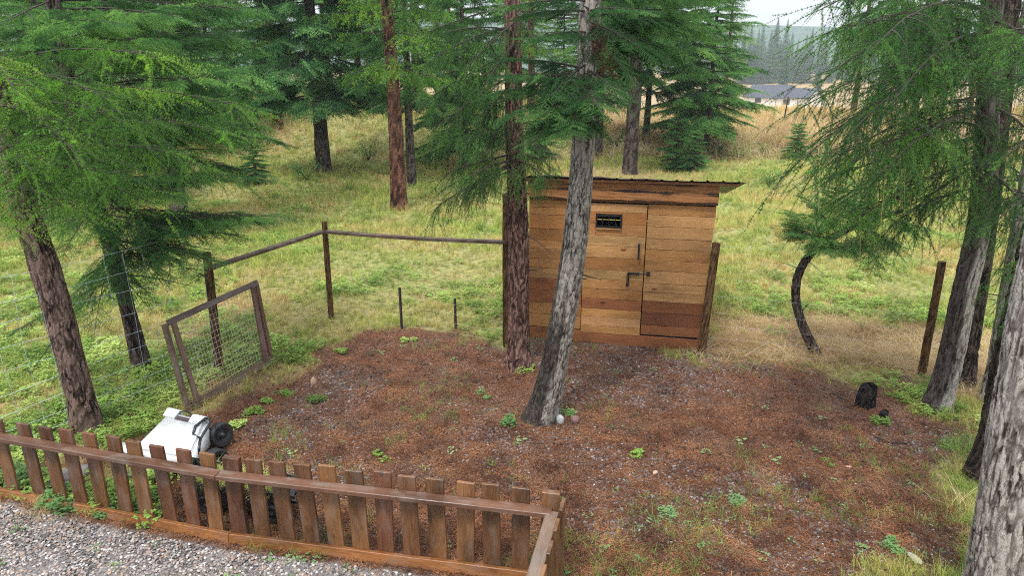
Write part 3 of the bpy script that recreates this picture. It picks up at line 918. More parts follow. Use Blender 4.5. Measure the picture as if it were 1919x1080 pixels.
# side walls and back
bk_ = MB(); bk_.box((0.02, 0.08, 0), (0.05, D_, 2.05)); bk_.box((rx(1) - 0.06, 0.08, 0), (rx(1) - 0.03, D_, 2.05)); bk_.box((0.05, D_ - 0.03, 0), (rx(1) - 0.06, D_, 1.412)); bk_.box((0.05, D_ - 0.03, 1.43), (rx(1) - 0.06, D_, 1.85))
link("side_wall", bk_.mesh("side_wall"), [M_DARK], shed)
for sx in (0.0, 1.0):
    for i in range(12):
        z0 = 0.02 + i * 0.17; hh = 0.163
        if z0 + hh > 2.1: break
        x = -0.004 if sx == 0 else None
        xb, xt = (0.0, 0.0) if sx == 0 else (rx(z0) - 0.012, rx(z0 + hh) - 0.012)
        yend = D_ - max(0, (z0 - 1.5)) * 1.0
        board("side_plank", (xb if sx else 0.004, 0.045, z0 + hh / 2), (xb if sx else 0.004, yend, z0 + hh / 2), hh, 0.024, (1, 0, 0), [M_CEDAR], shed, random.choice((HONEY, RUST, AMB)), 0.002)
# roof: corrugated metal falling to the back, on rafters
rf = empty("roof", (0, 0, 0)); rf.parent = shed
pr = MB()
xs_ = np.arange(-0.06, 2.80, 0.0125); zz = []
for x in xs_:
    ph = ((x + 0.06) % 0.19) / 0.19
    zz.append(0.019 * max(0, 1 - abs(ph - 0.5) / 0.14))
V = []
for (y, zb) in ((-0.13, 2.375), (D_ + 0.25, 1.86)):
    for x, z in zip(xs_, zz): V.append((x, y, zb + z + 0.004 * math.sin(x * 3)))
n_ = len(xs_); F = [(i, i + 1, n_ + i + 1, n_ + i) for i in range(n_ - 1)]
V2 = [(a, b, c - 0.003) for a, b, c in V]
pr.add(V, F); pr.add(V2, [f[::-1] for f in F])
link("corrugated_sheet", pr.mesh("corrugated_sheet"), [M_ROOF], rf)
for yy, zz_ in ((-0.07, 2.334), (0.9, 2.06), (D_ + 0.1, 1.86)):
    board("purlin", (-0.03, yy, zz_), (2.72 if yy < 0 else 2.4, yy, zz_ + 0.008), 0.085, 0.034, (0, 0, 1), [M_CEDAR], rf, (0.17, 0.08, 0.035), 0.003)

# ==================================================================== POSTS, RAILS AND WIRE
def post_mesh(name, h, r, seed, cap=0.03):
    me = trunk_mesh(name, [(0, 0, -0.05), (0, 0, h)], [r, r * 0.93], M_POST, 20, 0.06, 0.003, 2.0, seed)
    bm = bmesh.new(); bm.from_mesh(me)
    top = [v for v in bm.verts if v.co.z > h - 1e-4]
    if top:
        f = bm.faces.new(sorted(top, key=lambda v: math.atan2(v.co.y, v.co.x)))
        r_ = bmesh.ops.inset_region(bm, faces=[f], thickness=r * 0.35)
        for v in f.verts: v.co.z += cap
    bm.to_mesh(me); bm.free()
    return me
def lean_post(name, base, top, r, seed, label, cat="fence post", group=None):
    h = float(np.linalg.norm(np.array(top) - np.array(base)))
    o = link(name, post_mesh(name, h, r, seed), (), None)
    o.location = base
    d = Vector(top) - Vector(base)
    o.rotation_euler = d.to_track_quat('Z', 'X').to_euler()
    return tag(o, label, cat, group)
pA, pB = P(412, 700), P(621, 598)
pC = P(950, 650)
railz = 1.5
fence = empty("post_and_rail_fence", (pB[0], pB[1], 0))
tag(fence, "dark round-post fence with one top rail, bent in a corner left of the shed", "fence")
def fpost(b, h, r, seed, dx=0.0, dy=0.0):
    o = link("post", post_mesh("post", h, r, seed), (), fence)
    o.location = (b[0] - pB[0], b[1] - pB[1], 0); o.rotation_euler = (dy, dx, 0)
fpost(pA, 1.58, 0.055, 1, 0.035); fpost(pB, 1.53, 0.045, 2, 0.015); fpost(pC, 2.15, 0.06, 3)
def frail(a, b, za, zb, sag=0.0):
    m = MB(); n = 10
    V = []; d = unit((b - a) * [1, 1, 0]); s = np.array([-d[1], d[0], 0])
    for i in range(n + 1):
        t = i / n; p = a * (1 - t) + b * t; z = za * (1 - t) + zb * t - sag * math.sin(math.pi * t * 1.0)
        p = np.array([p[0] - pB[0], p[1] - pB[1], z])
        V += [p - s * .045 - [0, 0, .02], p + s * .045 - [0, 0, .02], p + s * .045 + [0, 0, .02], p - s * .045 + [0, 0, .02]]
    F = [(0, 3, 2, 1), (4 * n, 4 * n + 1, 4 * n + 2, 4 * n + 3)]
    for i in range(n):
        for k_ in range(4):
            F.append((4 * i + k_, 4 * i + (k_ + 1) % 4, 4 * i + 4 + (k_ + 1) % 4, 4 * i + 4 + k_))
    m.add(V, F)
    o = link("rail", m.mesh("rail"), [M_RAIL], fence); o.color = (0.10, 0.065, 0.05, 1)
qa = at(398, 502, pA[1]); qb = at(612, 434, pB[1] - 0.05); qc = at(948, 452, pC[1])
off = np.array([0.0, -0.06, 0])
frail(pA + off + [0.05, 0, 0], pB + off, qa[2], qb[2] + 0.0, 0.0)
frail(pB + off + [0.05, 0, 0], pC + off, qb[2], qc[2], 0.02)

M_WIRE = mat_simple("galvanised_wire", (0.38, 0.45, 0.52), 0.45, 0.15, 30, 0.0)
M_WIRE2 = mat_simple("rusty_wire", (0.42, 0.35, 0.27), 0.55, 0.2, 30, 0.0)
def wire_net(mb, a, b, heights, vstep, r, wob=0.01, seed=0, top=None):
    a, b = np.asarray(a, float), np.asarray(b, float); L = np.linalg.norm(b - a); rn = random.Random(seed)
    top = top or max(heights)
    for h in heights:
        n = max(4, int(L / 0.4))
        ph = rn.uniform(0, 6)
        mb.tube([a + (b - a) * i / n + np.array([0, 0, h + wob * math.sin(i * 0.9 + ph)]) for i in range(n + 1)], r, 3, 0, False)
    m = int(L / vstep)
    for i in range(m + 1):
        p = a + (b - a) * i / m
        hs = [min(heights)] + [h for h in heights if min(heights) < h < top] + [top]
        mb.tube([p + np.array([rn.uniform(-wob, wob), rn.uniform(-wob, wob), h]) for h in hs[::3] + [hs[-1]]], r * 0.9, 3, 0, False)
net = MB()
lA = np.array([-5.04 - 1.3, 5.83 - 2.1, 0]); lB = np.array([pA[0], pA[1] - 0.06, 0])
wire_net(net, np.array([-5.45, 5.35, 0]), lB, [0.03, 0.18, 0.33, 0.50, 0.70, 0.92, 1.15, 1.40, 1.62, 1.86], 0.22, 0.0019, 0.02, 3)
o = link("wire_fence", net.mesh("wire_fence"), [M_WIRE])
tag(o, "tall galvanised square-mesh wire fence across the red-barked trunk behind the pickets", "wire fence")
net = MB()
for a, b in ((pA, pB), (pB, pC)):
    wire_net(net, a + [0, 0.06, 0], b + [0, 0.06, 0], [0.05, 0.2, 0.35, 0.5, 0.7, 0.9, 1.1, 1.3, 1.45], 0.3, 0.0011, 0.01, 5)
o = link("wire_netting", net.mesh("wire_netting"), [M_WIRE2], fence); o.location = (-pB[0], -pB[1], 0)
net = MB()
rpB = P(1727, 703)
wire_net(net, np.array([B_[0] + 0.12, B_[1] - 0.02, 0]), np.array([rpB[0], rpB[1] + 0.06, 0]), [0.05, 0.2, 0.38, 0.58, 0.8, 1.05, 1.3, 1.5], 0.36, 0.0007, 0.008, 8)
wire_net(net, np.array([rpB[0], rpB[1] + 0.06, 0]), np.array([8.4, 7.0, 0]), [0.05, 0.2, 0.38, 0.58, 0.8, 1.05, 1.3, 1.5], 0.36, 0.0007, 0.008, 9)
o = link("wire_fence", net.mesh("wire_fence"), [M_WIRE])
tag(o, "thin wire mesh strung from the shed's right corner post past the curved trunk", "wire fence")

sp0 = P(1314, 660)
lean_post("fence_post", tuple(sp0 - [0, 0, .03]), tuple(at(1342, 460, sp0[1])), 0.058, 11, "brown round post leaning against the shed's right front corner")
lean_post("fence_post", tuple(rpB - [0, 0, .03]), tuple(at(1765, 495, rpB[1])), 0.05, 12, "brown round post beside the twin pale larch trunks")
def t_post(b, h, lab):
    m = MB(); m.box((-.02, -.004, -.05), (.02, .004, h)); m.box((-.004, -.035, -.05), (.004, -.0045, h))
    for i in range(int(h / 0.06)):
        m.box((-.008, .0045, i * .06 + .02), (.008, .011, i * .06 + .035))
    o = link("steel_stake", m.mesh("steel_stake"), [mat_simple("stake_steel", (0.045, 0.035, 0.03), 0.6, 0.4, 30)])
    o.location = (b[0], b[1], 0); return tag(o, lab, "stake")
t_post(P(753, 617), 0.66, "dark steel stake, taller of two behind the litter yard")
t_post(P(854, 617), 0.49, "dark steel stake, shorter of two near the red trunk")

# wire gate lying against the left post
gate = empty("wire_gate", tuple(P(375, 770)))
tag(gate, "weathered wooden gate frame with fine wire mesh, propped beside the left fence post", "gate")
gBL, gBR = P(368, 768), P(508, 683)
gTL = at(318, 604, gBL[1] + 0.28); gTR = at(478, 531, gBR[1] + 0.22)
g0 = np.array(gate.location)
GC = (0.115, 0.075, 0.055)
gn = unit(np.cross(gBR - gBL, gTL - gBL))
def gb(nm, a, b, w, t, up=gn, c=GC):
    board(nm, tuple(a - g0), tuple(b - g0), w, t, tuple(up), [M_RAIL], gate, [k * random.uniform(.8, 1.2) for k in c], 0.003, 0.003, random.randint(0, 999))
up_ = unit(gTL - gBL); al = unit(gBR - gBL)
gb("bottom_rail", gBL + up_ * .055 - al * .03, gBR + up_ * .055 + al * .03, 0.10, 0.045)
gb("top_rail", gTL - al * .03, gTR + al * .04, 0.075, 0.04)
gb("stile", gBL - al * .09 + up_ * .0 - gn * .02, gTL - al * .06 - gn * .02, 0.05, 0.06)
gb("stile", gBL + al * .03 + gn * .02 + up_ * .08, gTL + al * .03 + gn * .02 - up_ * .03, 0.06, 0.04)
gb("stile", gBR - al * .10 + up_ * .08 + gn * .02, gTR - al * .08 - up_ * .03 + gn * .02, 0.06, 0.04)
gb("stile", gBR + al * .04 - gn * .02, gTR + al * .03 - gn * .02, 0.05, 0.06)
m = MB()
nv, nh = 26, 16
for i in range(nv + 1):
    t = i / nv; a = gBL * (1 - t) + gBR * t - gn * 0.028; b = gTL * (1 - t) + gTR * t - gn * 0.028
    m.tube([a - g0, (a + b) / 2 - g0 + gn * random.uniform(-.012, .012), b - g0], 0.0022, 3, 0, False)
for i in range(1, nh):
    t = i / nh; a = gBL * (1 - t) + gTL * t - gn * 0.03; b = gBR * (1 - t) + gTR * t - gn * 0.03
    m.tube([a - g0, (a + b) / 2 - g0 + gn * random.uniform(-.012, .012), b - g0], 0.0022, 3, 0, False)
link("wire_mesh", m.mesh("wire_mesh"), [M_WIRE2], gate)

# ==================================================================== PICKET FENCE
pf = empty("picket_fence", (-2.35, 4.7, 0))
tag(pf, "low stained picket fence with flat weathered top rail along the gravel", "picket fence")
pf0 = np.array([-2.35, 4.7, 0])
fl = np.array([(-9.0, 6.42), (-5.0, 5.50), (-2.35, 4.79), (0.33, 4.30)])
def fence_pt(x):
    return np.array([x, np.interp(x, fl[:, 0], fl[:, 1]), 0])
tops = [-14, 38, 80, 119, 160, 205, 246, 292, 337, 381, 427, 472, 520, 568, 615, 664, 712, 764, 816, 867, 921, 975, 1030]
PCOL = [(0.165, 0.079, 0.032), (0.19, 0.094, 0.037), (0.135, 0.066, 0.03), (0.21, 0.108, 0.046), (0.15, 0.07, 0.029)]
def xw_for(px):
    lo, hi = -9, 1
    for _ in range(40):
        m_ = (lo + hi) / 2; p = fence_pt(m_)
        y, z = p[1], 0.79
        ry = y * math.cos(PITCH) + (CAM_H - z) * math.sin(PITCH)
        u = 959.5 + FOC * m_ / ry
        if u < px: lo = m_
        else: hi = m_
    return (lo + hi) / 2
xsP = [xw_for(p) for p in tops]
xsP = [xsP[0] - 0.235 * k for k in range(6, 0, -1)] + xsP
for i, x in enumerate(xsP):
    p = fence_pt(x); q = fence_pt(x + 0.01); d = unit(q - p); nrm = np.array([d[1], -d[0], 0])
    w = 0.138 + random.uniform(-.004, .004)
    is_post = abs(x - xw_for(427)) < 0.01 or i == len(xsP) - 1
    z0 = 0.0 if is_post else 0.055
    zt = 0.80 + random.uniform(-.012, .012)
    ln = random.uniform(-0.022, 0.022)
    a = p - pf0 + [0, 0, z0] + nrm * (-0.02 if not is_post else -0.02); b = p - pf0 + [ln, 0, zt] - nrm * 0.02
    board("picket", tuple(a), tuple(b), w, 0.026 if not is_post else 0.05, tuple(nrm), [M_PICKET], pf, [k * jj for jj in [random.uniform(.85, 1.15)] for k in random.choice(PCOL + [(0.14, 0.06, 0.03), (0.24, 0.12, 0.05)])], 0.003, 0.002, 100 + i)
# rails: 2x4s laid flat on the gravel side
jx = [-9.0, -5.0, -2.35, 0.30]
for i in range(3):
    a, b = fence_pt(jx[i]), fence_pt(jx[i + 1]); d = unit(b - a); nrm = np.array([d[1], -d[0], 0])
    board("top_rail", tuple(a - pf0 + nrm * 0.045 + [0, 0, 0.655]), tuple(b - pf0 + nrm * 0.045 + [0, 0, 0.655]), 0.095, 0.04, (0, 0, 1), [M_RAIL], pf, (0.15, 0.075, 0.045), 0.004, 0.003, i)
    board("bottom_board", tuple(a - pf0 + nrm * 0.025 + [0, 0, 0.035]), tuple(b - pf0 + nrm * 0.025 + [0, 0, 0.035]), 0.085, 0.045, (nrm[0], nrm[1], 0.25), [M_PICKET], pf, (0.27, 0.115, 0.033), 0.004, 0.002, 20 + i)
# return towards the house
ra, rb = np.array([0.315, 4.26, 0]), np.array([-0.02, 2.9, 0]); rd = unit(rb - ra); rn_ = np.array([rd[1], -rd[0], 0])
if rn_[0] > 0: rn_ = -rn_
board("top_rail", tuple(ra - pf0 + [-0.02, 0.0, 0.652]), tuple(rb - pf0 + [0, 0, 0.652]), 0.095, 0.036, (0, 0, 1), [M_RAIL], pf, (0.2, 0.14, 0.10), 0.004, 0.003, 55)
for i in range(6):
    p = ra + rd * (0.07 + i * 0.235) - rn_ * 0.065
    board("picket", tuple(p - pf0 + [0, 0, 0.03]), tuple(p - pf0 + [0, 0, 0.79]), 0.138, 0.026, tuple(rn_), [M_PICKET], pf, [k * 1.1 for k in PCOL[i % 5]], 0.003, 0.002, 70 + i)
board("bottom_board", tuple(ra - pf0 + [0, 0, 0.035]), tuple(rb - pf0 + [0, 0, 0.035]), 0.1, 0.04, tuple(rn_), [M_PICKET], pf, (0.3, 0.14, 0.05), 0.004)

# ==================================================================== WASTE TANK AND CART
_k = NT("white_plastic"); _tc = _k.n("TexCoord").outputs["Object"]
M_WHITE = _k.done(_k.pbr(_k.mix(_k.ramp(_k.noise(_tc, 9, 6, .7), [(.5, 0.0), (.75, .5)]), (.66, .67, .68), (.36, .31, .24)), .4, _k.bump(_k.noise(_tc, 14, 3), .15, .004)))
M_BLACK = mat_simple("black_plastic", (0.014, 0.015, 0.017), 0.38, 0.2, 12, 0, 0.5)
M_RUBBER = mat_simple("black_rubber", (0.018, 0.018, 0.02), 0.55, 0.2, 30)
M_LABEL = mat_simple("dark_label", (0.06, 0.045, 0.045), 0.5, 0.3, 30)
def lerp(a, b, t): return a * (1 - t) + b * t
tk0 = P(330, 860)
tank = empty("portable_waste_tank", tuple(tk0))
tag(tank, "white plastic portable waste tank with ribbed end, black wheels and handle behind the pickets", "waste tank")
FLt, FRt, NRt, NLt = P(318, 768, 0.36), P(388, 786, 0.36), P(357, 862, 0.30), P(244, 842, 0.30)
def prism(name, top, bot, mat, parent, bev=0.02, seg=3, origin=tk0):
    m = MB(); V = [p - origin for p in bot] + [p - origin for p in top]
    m.add(V, [(3, 2, 1, 0), (4, 5, 6, 7), (0, 1, 5, 4), (1, 2, 6, 5), (2, 3, 7, 6), (3, 0, 4, 7)])
    me = m.mesh(name); bm = bmesh.new(); bm.from_mesh(me)
    bmesh.ops.recalc_face_normals(bm, faces=bm.faces)
    bmesh.ops.bevel(bm, geom=list(bm.edges), offset=bev, segments=seg, affect='EDGES')
    bm.to_mesh(me); bm.free()
    me.polygons.foreach_set("use_smooth", np.ones(len(me.polygons), bool))
    return link(name, me, [mat], parent)
ctr = (FLt + FRt + NRt + NLt) / 4
def spread_(p, s, z):
    q = ctr + (p - ctr) * s; q[2] = z; return q
prism("body", [FLt, FRt, NRt, NLt], [spread_(FLt, .98, .07), spread_(FRt, 1.12, .07), spread_(NRt, .86, .07), spread_(NLt, .74, .07)], M_WHITE, tank, 0.035, 4)
# flange along the near left foot
prism("flange", [P(262, 826, .27), P(224, 829, .22), P(232, 846, .22), P(268, 850, .27)], [P(262, 826, .27) - [0, 0, .05], P(224, 829, .22) - [0, 0, .04], P(232, 846, .22) - [0, 0, .04], P(268, 850, .27) - [0, 0, .05]], M_WHITE, tank, 0.008, 2)
ew = unit(FRt - FLt); en = unit(NLt - FLt); en[2] = 0; en = unit(en)
for base_t in (0.02, 0.70):
    for i in range(5):
        m = MB(); c = lerp(FLt, FRt, base_t + i * 0.062) - tk0
        pts = [c - en * 0.03 + [0, 0, -.20], c - en * 0.015 + [0, 0, .0], c + en * 0.03 + [0, 0, .018], c + en * 0.12 + [0, 0, -.006]]
        m.tube(pts, [0.018, 0.019, 0.019, 0.012], 8)
        link("rib", m.mesh("rib", True), [M_WHITE], tank)
def on_top(u, v, dz=0.004):
    a = lerp(FLt, FRt, u); b = lerp(NLt, NRt, u); return lerp(a, b, v) + np.array([0, 0, dz])
m = MB(); q = [on_top(.30, .10), on_top(.68, .10), on_top(.67, .19), on_top(.29, .19)]
m.add([p - tk0 for p in q] + [p - tk0 - [0, 0, .01] for p in q], [(0, 3, 2, 1), (0, 1, 5, 4), (1, 2, 6, 5), (2, 3, 7, 6), (3, 0, 4, 7)])
link("label_plate", m.mesh("label_plate"), [M_LABEL], tank)
for u, v, mt in ((.20, .07, M_BLACK), (.78, .14, M_LABEL)):
    c = on_top(u, v) - tk0; m = MB(); m.tube([c - [0, 0, .01], c + [0, 0, .012]], [0.028, 0.024], 16)
    cp = link("cap", m.mesh("cap"), [mt], tank)
m = MB(); m.tube([on_top(.26, .03) - tk0 + [0, 0, .01], on_top(.45, .0) - tk0 + [0, 0, .02], on_top(.72, .04) - tk0 + [0, 0, .01]], 0.006, 6)
link("grip_strap", m.mesh("grip_strap"), [M_BLACK], tank)
# handle: a black bent loop on a stalk
hp = [P(365, 806, .34), P(362, 815, .33), P(376, 822, .32), P(396, 790, .36), P(392, 784, .37), P(384, 785, .38), P(366, 800, .36), P(363, 812, .335)]
m = MB(); m.tube([p - tk0 for p in hp], 0.014, 8); m.tube([P(376, 820, .32) - tk0, P(373, 838, .28) - tk0, P(372, 852, .22) - tk0], 0.015, 8)
link("pull_handle", m.mesh("pull_handle", True), [M_BLACK], tank)
def wheel(center, axis, r, w, parent, origin):
    ax = unit(axis); ref = np.array([0, 0, 1.0]); s = unit(np.cross(ax, ref)); u_ = np.cross(s, ax)
    def lathe(prof, mat, nm, par):
        n = 32; V = []
        for (a, rr) in prof:
            for k in range(n):
                th = 2 * math.pi * k / n
                V.append(ax * a + (s * math.cos(th) + u_ * math.sin(th)) * rr)
        F = [(i * n + k, i * n + (k + 1) % n, (i + 1) * n + (k + 1) % n, (i + 1) * n + k) for i in range(len(prof) - 1) for k in range(n)]
        mm = MB(); mm.add(V, F); o = link(nm, mm.mesh(nm, True), [mat], par); return o
    h = w / 2
    t = lathe([(-h * .6, .001), (-h, r * .55), (-h, r * .9), (-h * .7, r), (h * .7, r), (h * .95, r * .93), (h, r * .85), (h * .8, r * .72), (h * .9, r * .62), (h * .35, r * .5), (h * .3, r * .3), (h * .9, r * .22), (h * .95, .001)], M_RUBBER, "wheel", parent)
    t.location = center - origin
    hub = lathe([(h * .9, r * .2), (h * 1.15, r * .16), (h * 1.2, .001)], M_BLACK, "hub", t)
    return t
wax = np.array([0.86, -0.5, 0.12])
w1 = P(413, 815, 0.15); wheel(w1, wax, 0.128, 0.1, tank, tk0)
w2 = P(404, 866, 0.15); wheel(w2, wax, 0.128, 0.1, tank, tk0)
for w_, l_ in ((w1, .2), (w2, .12)):
    m = MB(); m.tube([w_ - tk0 - wax * l_, w_ - tk0 + wax * .01], 0.014, 8)
    link("axle", m.mesh("axle"), [M_BLACK], tank)

cart0 = P(440, 960)
cart = empty("garden_cart", tuple(cart0))
tag(cart, "black plastic dump cart holding grass clippings, seen through the pickets", "garden cart")
zt = 0.31
cBL, cBR = P(360, 858, zt), P(553, 892, zt)
cFR, cFL = P(548, 930, zt), P(340, 902, zt)
cc = (cBL + cBR + cFR + cFL) / 4
def shr(p, s, z): q = cc + (p - cc) * s; q[2] = z; return q
m = MB()
rim = [cBL, cBR, cFR, cFL]
o1 = [shr(p, 1.03, zt) for p in rim]; o1b = [shr(p, 1.03, zt - .03) for p in rim]; o2 = [shr(p, .97, zt - .03) for p in rim]; o3 = [shr(p, .86, .06) for p in rim]
i1 = [shr(p, .95, zt) for p in rim]; i3 = [shr(p, .83, .09) for p in rim]
allp = o1 + o1b + o2 + o3 + i1 + i3
F = []
def ring(a, b):
    for k_ in range(4): F.append((a * 4 + k_, a * 4 + (k_ + 1) % 4, b * 4 + (k_ + 1) % 4, b * 4 + k_))
ring(0, 1); ring(1, 2); ring(2, 3); ring(4, 0); ring(5, 4); F.append((15, 14, 13, 12)); F.append((20, 21, 22, 23))
m.add([p - cart0 for p in allp], F)
me = m.mesh("tub"); bm = bmesh.new(); bm.from_mesh(me); bmesh.ops.recalc_face_normals(bm, faces=bm.faces); bm.to_mesh(me); bm.free()
link("tub", me, [M_BLACK], cart)
for (t, s_) in ((0.2, 0), (0.2, 1), (0.8, 0), (0.8, 1)):
    c = lerp(lerp(cFL, cFR, t), lerp(cBL, cBR, t), 0.02 if s_ == 0 else 0.98); c[2] = 0.09
    wd = unit(np.cross(cFR - cFL, (0, 0, 1)))
    wheel(c, wd, 0.09, 0.05, cart, cart0)
m = MB()
for s_ in (0.2, 0.8):
    a = lerp(cFL, cBL, s_); b = lerp(cFR, cBR, s_); a[2] = b[2] = .07
    m.tube([a - cart0, b - cart0], 0.014, 6)
for t in (0.2, 0.8):
    a = lerp(cFL, cFR, t); b = lerp(cBL, cBR, t); a[2] = b[2] = .05
    m.tube([a - cart0, b - cart0], 0.012, 6)
    for q in (lerp(a, b, .08), lerp(a, b, .92)):
        m.tube([q - cart0, q - cart0 + [0, 0, .05]], 0.012, 6)
link("chassis", m.mesh("chassis"), [M_BLACK], cart)
m = MB(); h0 = lerp(cFR, cBR, .3); m.tube([h0 - cart0 + [0.0, 0, -.05], h0 - cart0 + [0.10, .02, -.0], h0 - cart0 + [0.16, .03, .04]], 0.012, 8)
link("tow_handle", m.mesh("tow_handle"), [M_BLACK], cart)
# small white mark on the tub's side
fc = bpy.data.curves.new("tub_mark", 'FONT'); fc.body = "v."; fc.size = 0.075; fc.extrude = 0.0008
_tf = bpy.data.objects.new("tub_mark_text", fc); COL.objects.link(_tf)
bpy.context.view_layer.update()
_tme = bpy.data.meshes.new_from_object(_tf.evaluated_get(bpy.context.evaluated_depsgraph_get()))
bpy.data.objects.remove(_tf)
tm = bpy.data.objects.new("tub_mark", _tme); COL.objects.link(tm); tm.parent = cart
fdir = unit((cFR - cFL) * [1, 1, 0]); fn = np.array([fdir[1], -fdir[0], 0.0])
mid = shr(lerp(cFL, cFR, .56), .94, .2); mid = mid + fn * -0.012
tm.matrix_local = Matrix(((fdir[0], 0, fn[0], 0), (fdir[1], 0, fn[1], 0), (0, 1, 0, 0), (0, 0, 0, 1)))
tm.location = mid - cart0 + fn * 0.012
_tme.materials.clear(); _tme.materials.append(mat_simple("white_print", (0.7, 0.7, 0.7), 0.5, 0.02))

# ==================================================================== NEAR TREES
def pxr(wpx, px, py, Y):
    """radius of something wpx wide in the photo at that place"""
    p = at(px, py, Y)
    depth = Y * math.cos(PITCH) + (CAM_H - p[2]) * math.sin(PITCH)
    return wpx * 0.88 / 2 / FOC * depth
def near_tree(name, base, cl, mat, label, protos, mats, seed, top=8.5, dY=0.0, cat="tree", **kw):
    """base = base point; cl = [(px, py, width px, extra depth)] up the centre line"""
    pts, rad = [], []
    Y0 = base[1]
    for (px, py, w, dy) in cl:
        p = at(px, py, Y0 + dy); pts.append(p); rad.append(pxr(w, px, py, Y0 + dy))
    pts = np.array(pts); pts[0][2] = -0.12
    lastd = unit(pts[-1] - pts[-2])
    if top and pts[-1][2] < top:
        k = (top - pts[-1][2]) / max(0.5, lastd[2]); e = pts[-1] + np.array([lastd[0] * 0.6, lastd[1] * 0.6, lastd[2]]) * k
        pts = np.vstack([pts, e]); rad.append(rad[-1] * 0.55)
    r = empty(name, tuple(base)); tag(r, label, cat)
    b = np.array([base[0], base[1], 0])
    me = trunk_mesh("trunk", pts - b, rad, mat, seed=seed, **kw)
    t = link("trunk", me, (), r)
    r["_dummy"] = 0; del r["_dummy"]
    cr = Crown(seed)
    cr.base = b; cr.root = r; cr.path = pts
    def tp(py_or_z):
        z = py_or_z; return np.array([np.interp(z, pts[:, 2], pts[:, i]) for i in range(3)])
    cr.tp = tp
    return cr
def finish(cr, protos, mats):
    for i in range(9):
        z = cr.rnd.uniform(1.2, 5.5); q = cr.tp(z) if cr.path[-1][2] > 5 else None
        if q is None: break
        th = cr.rnd.uniform(0, 6.28); L_ = cr.rnd.choice((.12, .2, .35, .7))
        cr.bare(q, q + np.array([math.cos(th) * L_, math.sin(th) * L_, cr.rnd.uniform(-.3, .1) * L_]) + unit([math.cos(th), math.sin(th), 0]) * .14, 0.009 + .006 * (L_ < .3), 0.03, 3 if L_ > .3 else 0)
    cr.pos = [p - cr.base for p in cr.pos]
    cr.own.v = [v - cr.base for v in cr.own.v]
    wood_slot(cr)
    return cr.build("crown", protos, mats, cr.root)

# --- A: left larch with bright foliage
bA = P(162, 808)
A = near_tree("larch_tree", bA, [(165, 815, 62, 0), (150, 740, 52, 0), (118, 620, 54, 0), (85, 500, 56, 0), (48, 400, 52, 0), (25, 300, 44, 0), (5, 200, 40, 0), (-30, 60, 36, .1)], M_BARK_BROWN,
              "leaning red-barked larch with bright foliage behind the wire fence, left edge", None, None, 3, flare=0.25, roots=0.3, depth=0.018, sc=1.2, nr=72, step=0.024)
for (x0, y0, x1, y1, Y0, Y1, sg) in [
        (20, 300, 330, 290, 6.5, 5.6, .10), (10, 250, 420, 250, 6.6, 5.9, .10), (5, 180, 480, 210, 6.6, 6.4, .12), (0, 120, 300, 110, 6.6, 5.8, .1),
        (15, 330, 230, 330, 6.5, 5.4, .08), (-10, 200, 150, 290, 6.6, 5.0, .1),
        (20, 350, 130, 395, 6.5, 5.5, .06), (-20, 260, 60, 330, 6.5, 5.2, .1), (0, 150, 200, 190, 6.6, 5.3, .1), (10, 300, 290, 380, 6.6, 6.0, .08),
        (-40, 100, 40, 180, 6.6, 5.2, .1), (0, 220, 240, 240, 6.6, 5.2, .12), (-60, 330, -10, 420, 6.5, 5.8, .08), (0, 260, 430, 330, 6.6, 6.3, .12)]:
    A.larch_bough(at(x0, y0, Y0), at(x1, y1, Y1), sg, 0.012, 1.35, 0.34, 0.8, side=0.8)
finish(A, LARCH_P, [M_LARCH_BRIGHT, M_TWIG])

